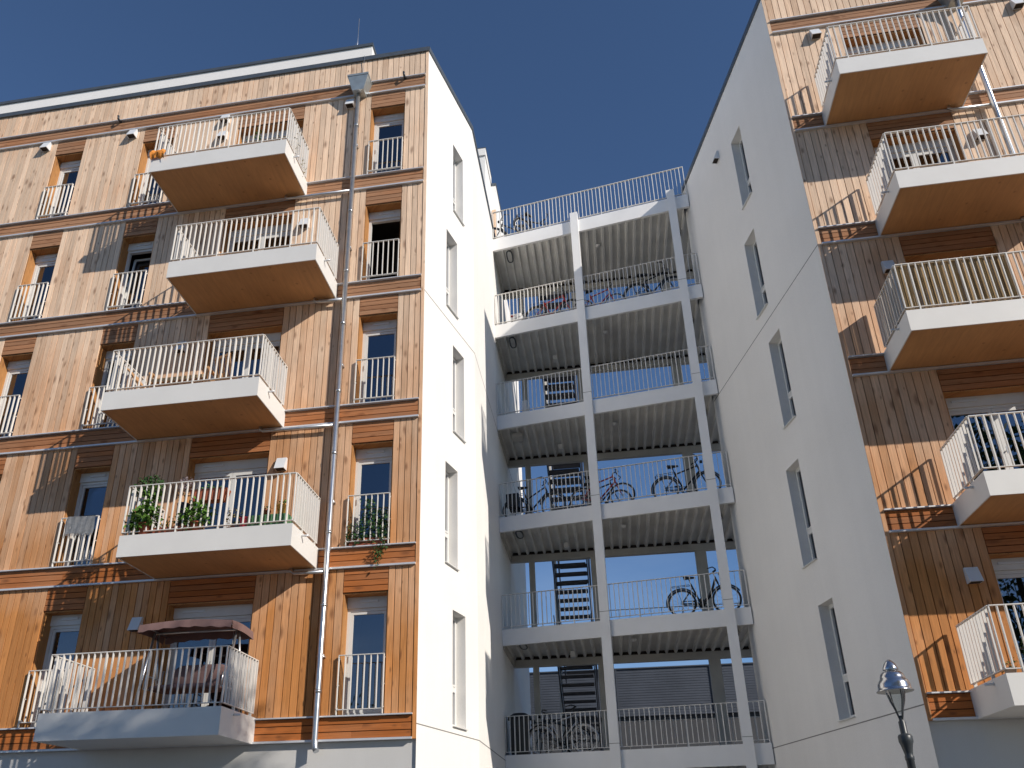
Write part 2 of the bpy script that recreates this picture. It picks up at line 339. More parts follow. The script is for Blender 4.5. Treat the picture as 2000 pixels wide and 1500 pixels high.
# ---------------------------------------------------------------- levels
ZU = lambda k: 3.705+3*k          # window sill flashing
ZL = lambda k: 3.311+3*k          # lower flashing of the floor band
ROOF = 19.49
OPH = 2.13                        # opening height
D = 1.296

# ================================================================= windows (prototypes in local coordinates)
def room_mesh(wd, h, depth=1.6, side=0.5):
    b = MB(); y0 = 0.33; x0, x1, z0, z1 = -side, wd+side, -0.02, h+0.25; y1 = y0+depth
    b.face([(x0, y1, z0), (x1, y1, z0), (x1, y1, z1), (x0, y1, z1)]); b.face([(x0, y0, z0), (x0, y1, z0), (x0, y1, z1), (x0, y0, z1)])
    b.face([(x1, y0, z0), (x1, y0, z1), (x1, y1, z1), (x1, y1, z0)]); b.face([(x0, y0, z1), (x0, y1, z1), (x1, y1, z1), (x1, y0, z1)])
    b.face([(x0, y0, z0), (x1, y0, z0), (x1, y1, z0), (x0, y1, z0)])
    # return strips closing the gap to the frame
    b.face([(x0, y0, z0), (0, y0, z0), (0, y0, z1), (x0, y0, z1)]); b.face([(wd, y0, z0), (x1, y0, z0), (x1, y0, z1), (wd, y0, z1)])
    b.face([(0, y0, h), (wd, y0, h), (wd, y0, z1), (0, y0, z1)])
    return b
def curtain(x0, x1, z0, z1, y=0.42, taper=0.0, amp=0.02):
    b = MB(); n = max(6, int((x1-x0)*40)); rows = 8
    def P(i, j):
        t = i/n; u = j/rows; xx = x0+(x1-x0)*t*(1-taper*math.sin(u*math.pi*0.9)); return (xx, y+amp*math.sin(t*n*0.9), z0+(z1-z0)*u)
    for i in range(n):
        for j in range(rows): b.face([P(i, j), P(i+1, j), P(i+1, j+1), P(i, j+1)], smooth=True)
    return b
def reveal_mesh(wd, h, dep=0.26):
    b = MB()
    b.box(0, 0.022, 0.028, dep+0.05, 0.0, h-0.024, 0.3); b.box(wd-0.022, wd, 0.028, dep+0.05, 0.0, h-0.024, 0.7)
    b.box(0, wd, 0.028, dep+0.05, h-0.022, h, 0.5)
    return b
def guard_mesh(wd, h=1.0, y=-0.045, n=8):
    """Juliet guard rail in front of a French window"""
    b = MB(); x0, x1 = 0.01, wd-0.01
    b.obox((x0, y, h), (x1, y, h), 0.04, 0.012); b.obox((x0, y, 0.085), (x1, y, 0.085), 0.04, 0.012)
    for i in range(n):
        x = x0+0.006+(x1-x0-0.012)*i/(n-1); b.box(x-0.006, x+0.006, y-0.02, y+0.02, 0.085 if 0 < i < n-1 else 0.0, h)
    for x in (x0+0.006, x1-0.006):
        for z in (0.12, 0.5, h-0.05): b.obox((x, y, z), (x, 0.03, z), 0.012, 0.02)
    return b
def window(parent, x, z, wd=0.83, style='shut', cur=None, wall=None, guard=True):
    """French window in the timber front: frame (this object) with pane, reveal, guard rail"""
    h = OPH; y = 0.26; fr = MB(); fw_ = 0.055
    hb = 0.20                                    # roller blind box under the head
    fr.box(0.022, wd-0.022, y-0.03, y+0.05, h-0.024-hb, h-0.024)
    zt = h-0.024-hb-0.002
    fr.box(0.022, 0.022+fw_, y, y+0.07, 0.0, zt); fr.box(wd-0.022-fw_, wd-0.022, y, y+0.07, 0.0, zt)
    fr.box(0.022+fw_, wd-0.022-fw_, y, y+0.07, zt-fw_, zt); fr.box(0.022+fw_, wd-0.022-fw_, y, y+0.07, 0.0, 0.07)
    a, b_ = 0.022+fw_+0.004, wd-0.022-fw_-0.004
    o = fr.build('window', 'frame', parent); o.location = (x, 0, z)
    # casement
    if style != 'open':
        s = MB(); sw = 0.05; yy = y+0.012
        s.box(a, a+sw, yy, yy+0.05, 0.074, zt-fw_-0.004); s.box(b_-sw, b_, yy, yy+0.05, 0.074, zt-fw_-0.004)
        s.box(a+sw, b_-sw, yy, yy+0.05, 0.074, 0.074+sw); s.box(a+sw, b_-sw, yy, yy+0.05, zt-fw_-0.004-sw, zt-fw_-0.004)
        s.box(a+0.018, a+0.03, yy-0.04, yy-0.028, 0.95, 1.07)
        c = s.build('casement', 'frame', o)
        g = MB(); g.box(a+sw, b_-sw, yy+0.02, yy+0.026, 0.074+sw, zt-fw_-0.004-sw); p = g.build('pane', 'glass', o)
        if style == 'tilt':
            for q in (c, p):
                q.rotation_euler = (rad(-5.5), 0, 0); q.location = (0, 0.006, 0.008)
    v = MB(); v.box(wd*0.30, wd*0.72, y-0.05, y-0.032, h-0.13, h-0.09); v.box(wd*0.32, wd*0.70, y-0.046, y-0.031, h-0.088, h-0.075)
    v.build('vent_grille', 'hood', o)
    reveal_mesh(wd, h).build('reveal', 'reveal', o)
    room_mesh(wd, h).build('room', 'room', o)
    if guard: guard_mesh(wd).build('guard_rail', 'rail', o)
    sl_ = MB(); sl_.hexa([(-0.02, -0.062, -0.028), (wd+0.02, -0.062, -0.028), (wd+0.02, y+0.002, -0.028), (-0.02, y+0.002, -0.028), (-0.02, -0.062, -0.016), (wd+0.02, -0.062, -0.016), (wd+0.02, y-0.002, -0.003), (-0.02, y-0.002, -0.003)])
    sl_.build('sill', 'flash', o)
    if cur:
        for cx0, cx1, mt, tp in cur: curtain(wd*cx0+0.03, wd*cx1-0.03, 0.05, h-0.3, taper=tp).build('curtain', mt, o)
    return o
def balcony_door(parent, x, z, wd=1.68, cur=None):
    h = OPH; y = 0.26; o_ = MB(); fw_ = 0.055; hb = 0.20; zt = h-0.024-hb-0.002
    o_.box(0.022, wd-0.022, y-0.03, y+0.05, h-0.024-hb, h-0.024)
    o_.box(0.022, 0.022+fw_, y, y+0.07, 0, zt); o_.box(wd-0.022-fw_, wd-0.022, y, y+0.07, 0, zt)
    o_.box(0.022+fw_, wd-0.022-fw_, y, y+0.07, zt-fw_, zt); o_.box(0.022+fw_, wd-0.022-fw_, y, y+0.07, 0.0, 0.07)
    o = o_.build('balcony_door', 'frame', parent); o.location = (x, 0, z)
    mid = wd/2
    for a, b_ in ((0.022+fw_+0.004, mid-0.003), (mid+0.003, wd-0.022-fw_-0.004)):
        s = MB(); sw = 0.06; yy = y+0.004
        z1 = zt-fw_-0.004
        s.box(a, a+sw, yy, yy+0.055, 0.074, z1); s.box(b_-sw, b_, yy, yy+0.055, 0.074, z1)
        s.box(a+sw, b_-sw, yy, yy+0.055, 0.074, 0.074+sw); s.box(a+sw, b_-sw, yy, yy+0.055, z1-sw, z1)
        c = s.build('door_leaf', 'frame', o)
        g = MB(); g.box(a+sw, b_-sw, yy+0.02, yy+0.026, 0.074+sw, z1-sw); g.build('pane', 'glass', o)
    hd = MB(); hd.box(mid+0.02, mid+0.035, y-0.05, y-0.035, 0.95, 1.08); hd.box(mid+0.02, mid+0.035, y-0.04, y, 1.0, 1.02); hd.build('handle', 'steel', o)
    v = MB(); v.box(wd*0.12, wd*0.38, y-0.05, y-0.032, h-0.13, h-0.09); v.build('vent_grille', 'hood', o)
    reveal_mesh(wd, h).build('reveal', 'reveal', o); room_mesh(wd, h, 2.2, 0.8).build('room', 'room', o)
    if cur:
        for cx0, cx1, mt, tp in cur: curtain(wd*cx0+0.03, wd*cx1-0.03, 0.05, h-0.3, taper=tp).build('curtain', mt, o)
    return o
def slit_window(parent, W, s0, s1, z0, z1):
    wd = s1-s0; h = z1-z0; y = 0.20
    f = MB(); t = 0.045
    f.box(0, t, y, y+0.07, 0, h); f.box(wd-t, wd, y, y+0.07, 0, h); f.box(t, wd-t, y, y+0.07, h-t, h); f.box(t, wd-t, y, y+0.07, 0, t)
    f.box(t, wd-t, y, y+0.07, h*0.33, h*0.33+0.07)
    o = f.build('window', 'frame', parent); q = W.p(s0, 0, z0); o.location = q; o.rotation_euler = (0, 0, W.ang)
    for a, b_ in ((t, h*0.33), (h*0.33+0.07, h-t)):
        c = MB(); cw = 0.035
        c.box(t, t+cw, y-0.012, y+0.03, a, b_); c.box(wd-t-cw, wd-t, y-0.012, y+0.03, a, b_); c.box(t+cw, wd-t-cw, y-0.012, y+0.03, a, a+cw); c.box(t+cw, wd-t-cw, y-0.012, y+0.03, b_-cw, b_)
        c.build('casement', 'frame', o)
        g = MB(); g.box(t+cw, wd-t-cw, y+0.035, y+0.04, a+cw, b_-cw); g.build('pane', 'glass', o)
    s = MB(); s.hexa([(-0.01, -0.045, -0.022), (wd+0.01, -0.045, -0.022), (wd+0.01, y, -0.022), (-0.01, y, -0.022), (-0.01, -0.045, -0.008), (wd+0.01, -0.045, -0.008), (wd+0.01, y, -0.001), (-0.01, y, -0.001)])
    s.build('sill', 'frame', o)
    rm = room_mesh(wd, h, 1.0, 0.1); q = rm.build('room', 'room', o); q.location = (0, -0.06, 0)
    return o

# ================================================================= balcony
def flat_rail(mb, a, b, z0, z1, zpost, nbar, posts, skip_first=False):
    """flat-bar railing from a to b (plan points); bars stand with their depth square to the rail line"""
    a = Vector((a[0], a[1], 0)); b = Vector((b[0], b[1], 0)); d = (b-a).normalized(); nrm = Vector((-d.y, d.x, 0))
    mb.obox(a+Vector((0, 0, z1)), b+Vector((0, 0, z1)), 0.045, 0.014); mb.obox(a+Vector((0, 0, z0)), b+Vector((0, 0, z0)), 0.04, 0.012)
    L_ = (b-a).length
    for i in range(nbar+1):
        if skip_first and i == 0: continue
        p = a+d*(L_*i/nbar); post = posts and any(i == j for j in posts)
        hw = 0.0105 if post else 0.0075; dp = 0.024 if post else 0.018
        z = zpost if post else z0
        mb.hexa([p-d*hw-nrm*dp+Vector((0, 0, z)), p+d*hw-nrm*dp+Vector((0, 0, z)), p+d*hw+nrm*dp+Vector((0, 0, z)), p-d*hw+nrm*dp+Vector((0, 0, z)),
                 p-d*hw-nrm*dp+Vector((0, 0, z1)), p+d*hw-nrm*dp+Vector((0, 0, z1)), p+d*hw+nrm*dp+Vector((0, 0, z1)), p-d*hw+nrm*dp+Vector((0, 0, z1))])
def balcony(parent, x0, x1, k, soff='soffit', label=None, spout=1):
    z = ZL(k)+0.008; wd = x1-x0; h = 0.398; low = 0.0
    if k == 0: low = 0.035
    o_ = MB(); o_.box(0, wd, -D, -D+0.02, -low, h); o_.box(0, 0.02, -D+0.02, -0.001, -low, h); o_.box(wd-0.02, wd, -D+0.02, -0.001, -low, h)
    o_.box(0.02, wd-0.02, -D+0.02, -0.001, 0.16, h-0.02)
    o = o_.build('balcony', 'fascia', parent); o.location = (x0, 0, z)
    if label: o['label'] = label
    s = MB(); s.box(0.02, wd-0.02, -D+0.02, -0.001, 0.012-low, 0.035-low); s.build('soffit', soff, o)
    fl = MB()
    for i in range(9): fl.box(0.03, wd-0.03, -D+0.03+i*0.14, -D+0.03+i*0.14+0.13, h-0.018, h+0.004)
    fl.build('decking_boards', 'outwood', o)
    r = MB(); zr0, zr1, zp = h+0.062, 1.351, h-0.06; y = -D+0.03
    nb = int(round(wd/0.112)); q = 7
    ps = [2, 2+q, 2+2*q, 2+3*q, nb-1]
    flat_rail(r, (0.02, y), (wd-0.02, y), zr0, zr1, zp, nb, ps)
    ns = 11
    flat_rail(r, (0.02, y), (0.02, -0.10), zr0, zr1, zp, ns, [4, 10], True); flat_rail(r, (wd-0.02, y), (wd-0.02, -0.10), zr0, zr1, zp, ns, [4, 10], True)
    r.build('railing', 'rail', o)
    t = MB(); sx = wd if spout > 0 else 0
    t.tube([(sx-0.02*spout, -0.86, h-0.07), (sx+0.13*spout, -0.86, h-0.075)], 0.02); t.build('water_spout', 'flash', o)
    return o

# ================================================================= timber front
def board_front(parent, W, s0, s1, ops, levels=range(5), top=True):
    """vertical boards in each storey, horizontal boards in floor bands and lintels; all pieces are real boards"""
    v = MB(); hb = MB(); g = 0.0135
    def vpanel(a, b, z0, z1):
        n = max(1, round((b-a)/0.135)); wd_ = (b-a)/n
        for i in range(n): wbox(v, W, a+i*wd_+g/2, a+(i+1)*wd_-g/2, R.uniform(-0.002, 0.003), 0.028, z0, z1, R.random())
    def hpanel(a, b, z0, z1, n):
        hh = (z1-z0)/n; cuts = [a]
        for j in range(n):
            x = a
            while x < b:
                e = min(b, x+R.uniform(3.2, 5.0))
                if b-e < 0.8: e = b
                wbox(hb, W, x+0.001, e-0.001, R.uniform(-0.002, 0.003), 0.028, z0+j*hh+g/2, z0+(j+1)*hh-g/2, R.random()); x = e
    for k in levels:
        z0, z1 = ZU(k)+0.004, ZL(k+1)-0.028; zo = ZU(k)+OPH
        xs = sorted(ops[k]); cur_ = s0
        for a, b in xs:
            vpanel(cur_, a, z0, z1); hpanel(a+0.004, b-0.004, zo+0.004, z1, 4); cur_ = b
        vpanel(cur_, s1, z0, z1)
    for k in list(levels)+[5]:
        hpanel(s0, s1, ZL(k)+0.012, ZU(k)-0.030, 3)
        for zz in (ZU(k), ZL(k)):   # drip flashings
            a = s0-0.01; fl = MB()
            while a < s1:
                e = min(s1+0.01, a+4.0)
                wbox(fl, W, a, e-0.0005, -0.055, 0.026, zz-0.026, zz-0.004 if zz == ZU(k) else zz+0.008); a = e+0.0
            fl.build('drip_flashing', 'flash', parent)
    if top: vpanel(s0, s1, ZU(5)+0.004, ROOF-0.002)
    v.build('vertical_cladding', 'vwood', parent); hb.build('floor_band_cladding', 'hwood', parent)

def hood(parent, x, z, W=None):
    b = MB(); w_, h_, d_ = 0.10, 0.26, 0.15      # wedge: shallow at the top, open below
    b.hexa([(-w_, -d_, 0), (w_, -d_, 0), (w_, 0, 0.0), (-w_, 0, 0.0), (-w_, -0.05, h_), (w_, -0.05, h_), (w_, 0, h_), (-w_, 0, h_)])
    o = b.build('exhaust_hood', 'hood', parent)
    if W: o.location = W.p(x, -0.001, z-h_/2); o.rotation_euler = (0, 0, W.ang)
    else: o.location = (x, -0.003, z-h_/2)
    lv = MB(); lv.box(-w_+0.015, w_-0.015, -d_+0.015, -0.02, -0.004, 0.001); q = lv.build('louvre', 'membrane_and_shade', o)
    return o

# ================================================================= LEFT WING
LW = empty('apartment_building', (0, 0, 0)); tag(LW, 'timber clad apartment block on the left with a sunlit white side wall', 'building')
FL = Wall((0, 0), (1, 0))
WA, WC = (-1.39, -0.56), [(-9.66, -8.88), (-7.26, -6.44)]
DR = (-4.75, -3.07)
opsL = {k: [WA, DR]+WC+[(-12.4, -11.6)] for k in range(5)}
board_front(LW, FL, -15.0, -0.075, opsL)
ce = MB(); ce.box(-0.068, -0.001, -0.012, 0.03, ZL(0)-0.02, ROOF-0.002, 0.4); ce.build('corner_board', 'vwood', LW)
mem = MB(); ops = [(a, b, ZU(k), ZU(k)+OPH) for k in range(5) for a, b in opsL[k]]
wall_sheet(mem, FL, -15.0, 0.0, ZL(0)-0.02, ROOF, ops, 0.3, 0.03); mem.build('backing_wall', 'membrane_and_shade', LW)
# side wall in two planes, with joints and slit windows
K1 = (0.635, 2.52); e1 = Vector((K1[0], K1[1], 0)); len1 = e1.length
W1 = Wall((0, 0), (K1[0], K1[1])); W2 = Wall(K1, (0.595-K1[0], 13.2-K1[1])); len2 = math.hypot(0.595-K1[0], 13.2-K1[1])
slL = {k: ((1.40, 1.985) if k % 2 == 0 else (1.05, 1.63)) for k in range(5)}
sw = MB()
wall_sheet(sw, W1, 0, len1, 0, ROOF, [(a, b, ZU(k)-0.04, ZU(k)+2.10) for k, (a, b) in slL.items()], 0.21)
wall_sheet(sw, W2, 0, len2, 0, ROOF, [], 0.1)
sw.face([(0.595, 13.2, 0), (-15, 13.2, 0), (-15, 13.2, ROOF), (0.595, 13.2, ROOF)])
sw.face([(-15, 0.03, 0), (-15, 13.2, 0), (-15, 13.2, ROOF), (-15, 0.03, ROOF)])
sw.build('side_wall', 'stucco', LW)
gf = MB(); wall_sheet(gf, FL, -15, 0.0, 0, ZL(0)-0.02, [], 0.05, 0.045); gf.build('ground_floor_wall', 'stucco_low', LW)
jt = MB()
for zz in (ZL(3), 3.53):
    wbox(jt, W1, 0.0, len1, -0.003, 0.002, zz-0.009, zz+0.009); wbox(jt, W2, 0.0, len2, -0.003, 0.002, zz-0.009, zz+0.009)
jt.build('wall_joint', 'joint', LW)
for k, (a, b) in slL.items(): slit_window(LW, W1, a, b, ZU(k)-0.04, ZU(k)+2.10)
rf = MB(); rf.face([(-15, 0.03, ROOF-0.1), (0, 0.03, ROOF-0.1), (K1[0], K1[1], ROOF-0.1), (0.595, 13.2, ROOF-0.1), (-15, 13.2, ROOF-0.1)]); rf.build('roof', 'coping', LW)
cp = MB()
cp.box(-15, -0.001, -0.045, 0.30, ROOF, ROOF+0.13)
wbox(cp, W1, -0.03, len1, -0.035, 0.30, ROOF+0.002, ROOF+0.134); wbox(cp, W2, 0.0, 4.6, -0.035, 0.30, ROOF+0.001, ROOF+0.131)
cp.build('coping', 'coping', LW)
# set-back top storey and stair head behind
pt = MB(); pt.box(-15, -1.80, 1.0, 8.0, ROOF-0.1, 21.38); pt.build('penthouse_wall', 'stucco', LW)
pc = MB(); pc.box(-15, -1.77, 0.96, 8.0, 21.382, 21.47); pc.build('penthouse_coping', 'coping', LW)
sh = MB(); sh.box(-4, 0.27, 7.55, 8.9, ROOF-0.1, 23.84); sh.box(-4, 0.30, 7.50, 8.9, 23.842, 24.16); sh.box(-2, 0.455, 8.902, 11.2, ROOF-0.1, 23.75); sh.build('stair_head', 'stucco', LW)
sc = MB(); sc.box(-4, 0.315, 7.49, 8.9, 24.162, 24.19); sc.box(-2, 0.475, 8.88, 11.22, 23.752, 23.86); sc.build('stair_head_coping', 'coping', LW)
sp_ = MB()
for i in range(2): sp_.box(0.302+i*0.072, 0.302+i*0.072+0.066, 8.87, 8.9, 19.4, 22.6, R.random())
sp_.build('stair_head_cladding', 'vwood', LW)
an = MB(); an.tube([(-2.41, 1.5, 21.4), (-2.41, 1.5, 23.3)], 0.012); an.tube([(-2.3, 1.1, 21.4), (-2.3, 1.1, 21.75)], 0.008)
an.tube([(-1.62, -0.06, ROOF+0.14), (-1.63, -0.02, 19.1), (-1.65, -0.02, 18.72)], 0.006); an.build('lightning_rod', 'zinc', LW)
# windows
curL = {(-9.66, 4): [(0.0, 0.55, 'curt3', 0.2)], (-9.66, 3): [(0.0, 0.45, 'curt1', 0.3)], (-9.66, 2): [(0.0, 0.4, 'curt1', 0.2)], (-1.39, 0): [(0.0, 0.36, 'curt2', 0.35)],
        (-7.26, 1): [(0.0, 0.12, 'curt3', 0.0)], (-7.26, 0): [(0.15, 0.5, 'curt1', 0.4)]}
for k in range(5):
    for a, b in [WA]+WC+[(-12.4, -11.6)]:
        st = 'tilt' if (a == -7.26 and k in (3,)) or (a == -7.26 and k == 2) else ('open' if (a == -1.39 and k == 3) else 'shut')
        window(LW, a, ZU(k), b-a, st, curL.get((a, k)))
    balcony_door(LW, DR[0], ZU(k), DR[1]-DR[0], {1: [(0.0, 0.1, 'curt3', 0)], 2: [(0.4, 0.5, 'curt3', 0)], 3: [(0.45, 0.55, 'curt3', 0.0)]}.get(k))
bx = {0: (-5.947, -2.810), 1: (-5.077, -1.905)}
for k in range(5): balcony(LW, bx[k % 2][0], bx[k % 2][1], k, 'soffit' if k else 'fascia', 'white balcony with a pale painted underside' if k == 0 else None)
# rainwater pipe
dp = MB(); px, py = -1.69, -0.115
dp.tube([(px, py, 18.3), (px, py, 3.32), (px+0.01, py-0.005, 3.2), (px+0.05, py-0.03, 3.12)], 0.05, 14)
for z in (17.2, 14.6, 12.95, 11.6, 9.98, 8.6, 6.97, 5.6, 4.1): dp.lathe([(0.05, -0.03), (0.057, -0.03), (0.057, 0.03), (0.05, 0.03)], (px, py, z), 14)
dp.build('rain_pipe', 'zinc', LW)
bk = MB()
for z in (16.6, 13.6, 10.6, 7.6, 4.7): bk.box(px-0.06, px+0.06, py+0.03, 0.0, z-0.015, z+0.015); bk.torus((px, py, z), 0.053, 0.006)
bk.build('pipe_bracket', 'zinc', LW)
hp = MB(); hp.hexa([(-1.80, -0.26, 18.22), (-1.52, -0.26, 18.22), (-1.52, -0.002, 18.22), (-1.80, -0.002, 18.22), (-1.90, -0.34, 18.60), (-1.40, -0.34, 18.60), (-1.40, -0.002, 18.60), (-1.90, -0.002, 18.60)])
hp.box(-1.91, -1.39, -0.35, -0.001, 18.602, 18.66); hp.build('rain_hopper', 'hopper', LW)
for k in (4, 3, 2, 1):
    b = MB(); x0 = bx[k % 2][1]-0.45; z = ZL(k)-0.06
    b.tube([(x0, -0.10, z+0.09), (x0, -0.10, z+0.02), (x0+0.06, -0.10, z-0.02), (px, -0.105, z-0.03)], 0.033, 10); b.build('branch_pipe', 'zinc', LW)
for x, z in ((-9.94, 18.14), (-7.56, 18.14), (-5.1, 18.17), (-5.1, 17.62), (-1.90, 18.06), (-2.77, 14.5), (-2.77, 8.5), (-5.28, 5.47), (-5.28, 11.5)): hood(LW, x, z)
# small overflow pipes on the parapet band
for x in (-8.0, -0.57):
    ov = MB(); ov.tube([(x, 0, ZU(5)-0.05), (x, -0.12, ZU(5)-0.06), (x-0.01, -0.13, ZU(5)+0.04)], 0.028); ov.build('overflow_pipe', 'postg', LW)

# ================================================================= RIGHT WING
RW = empty('apartment_building', (7.85, 0, 0)); tag(RW, 'timber clad apartment block on the right with a tall shaded white side wall', 'building')
def rp(o): o.parent = RW; o.location = o.location - Vector((7.85, 0, 0)); return o
RWp = empty('tmp')    # everything is built in world space under a helper, then re-parented
FR = Wall((7.85, 0), (1, 0))
DX = (9.33, 10.97)
opsR = {k: [(DX[0]-7.85, DX[1]-7.85), (14.2-7.85, 15.03-7.85)] for k in range(5)}
board_front(RWp, FR, 0.075, 12.0, opsR)
ce = MB(); ce.box(7.851, 7.918, -0.012, 0.03, ZL(0)-0.02, ROOF-0.002, 0.6); ce.build('corner_board', 'vwood', RWp)
mem = MB(); ops = [(a, b, ZU(k), ZU(k)+OPH) for k in range(5) for a, b in opsR[k]]
wall_sheet(mem, FR, 0.0, 12.0, ZL(0)-0.02, ROOF, ops, 0.3, 0.03); mem.build('backing_wall', 'membrane_and_shade', RWp)
RA, RB = (7.85, 0.0), (6.55, 5.47)
eR = Vector((RA[0]-RB[0], RA[1]-RB[1], 0)).normalized(); lenR = 6.05; far = Vector((RA[0], RA[1], 0))-eR*lenR
WR = Wall((far.x, far.y), (eR.x, eR.y))
sR = {k: ((2.05, 2.62) if k % 2 == 0 else (2.31, 2.90)) for k in range(5)}
sw = MB(); opr = [(lenR-b, lenR-a, ZU(k)-0.04, ZU(k)+2.10) for k, (a, b) in sR.items()]
wall_sheet(sw, WR, 0, lenR, 0, ROOF, opr, 0.21)
sw.face([(far.x, far.y, 0), (20, far.y, 0), (20, far.y, ROOF), (far.x, far.y, ROOF)]); sw.face([(19.85, 0.03, 0), (19.85, far.y, 0), (19.85, far.y, ROOF), (19.85, 0.03, ROOF)])
sw.build('side_wall', 'stucco', RWp)
gf = MB(); wall_sheet(gf, FR, 0.0, 12, 0, ZL(0)-0.02, [], 0.05, 0.045); gf.build('ground_floor_wall', 'stucco_low', RWp)
jt = MB()
for zz in (ZL(3), 3.53): wbox(jt, WR, 0, lenR, -0.003, 0.002, zz-0.009, zz+0.009)
jt.build('wall_joint', 'joint', RWp)
for a, b, c, d in opr: slit_window(RWp, WR, a, b, c, d)
rf = MB(); rf.face([(7.85, 0.03, ROOF-0.1), (19.85, 0.03, ROOF-0.1), (19.85, far.y, ROOF-0.1), (far.x, far.y, ROOF-0.1)]); rf.build('roof', 'coping', RWp)
cp = MB(); cp.box(7.852, 19.85, -0.045, 0.3, ROOF, ROOF+0.13); wbox(cp, WR, 0, lenR+0.03, -0.035, 0.3, ROOF+0.002, ROOF+0.134); cp.build('coping', 'coping', RWp)
for k in range(5):
    balcony_door(RWp, DX[0], ZU(k), DX[1]-DX[0], {4: [(0.0, 1.0, 'curt1', 0)], 1: [(0.48, 0.56, 'curt3', 0)]}.get(k))
    window(RWp, 14.2, ZU(k), 0.83)
bR = {4: (8.52, 11.20), 3: (8.985, 12.12), 2: (8.53, 11.67), 1: (8.985, 12.12), 0: (8.53, 11.67)}
for k, (a, b) in bR.items(): balcony(RWp, a, b, k, 'soffit' if k else 'fascia', None, -1)
dp = MB(); px2 = 11.72; dp.tube([(px2, -0.2, 18.2), (px2, -0.13, 17.9), (px2, -0.13, 3.0)], 0.05, 12); dp.build('rain_pipe', 'zinc', RWp)
hp = MB(); hp.hexa([(11.58, -0.26, 18.22), (11.86, -0.26, 18.22), (11.86, -0.002, 18.22), (11.58, -0.002, 18.22), (11.46, -0.34, 18.60), (11.98, -0.34, 18.60), (11.98, -0.002, 18.60), (11.46, -0.002, 18.60)]); hp.build('rain_hopper', 'hopper', RWp)
for k, x in ((4, 10.9), (3, 11.5)):
    b = MB(); z = ZL(k)-0.06; b.tube([(x, -0.10, z+0.09), (x, -0.10, z+0.02), (x+0.06, -0.10, z-0.02), (px2, -0.105, z-0.03)], 0.033, 10); b.build('branch_pipe', 'zinc', RWp)
for x, z in ((8.79, 18.06), (12.93, 18.06), (11.32, 14.55), (8.99, 11.58), (8.99, 5.48)): hood(RWp, x, z)
hood(RWp, lenR-3.44, 18.2, WR)
RW.location = (0, 0, 0)
for o in list(RWp.children): o.parent = RW
bpy.data.objects.remove(RWp)

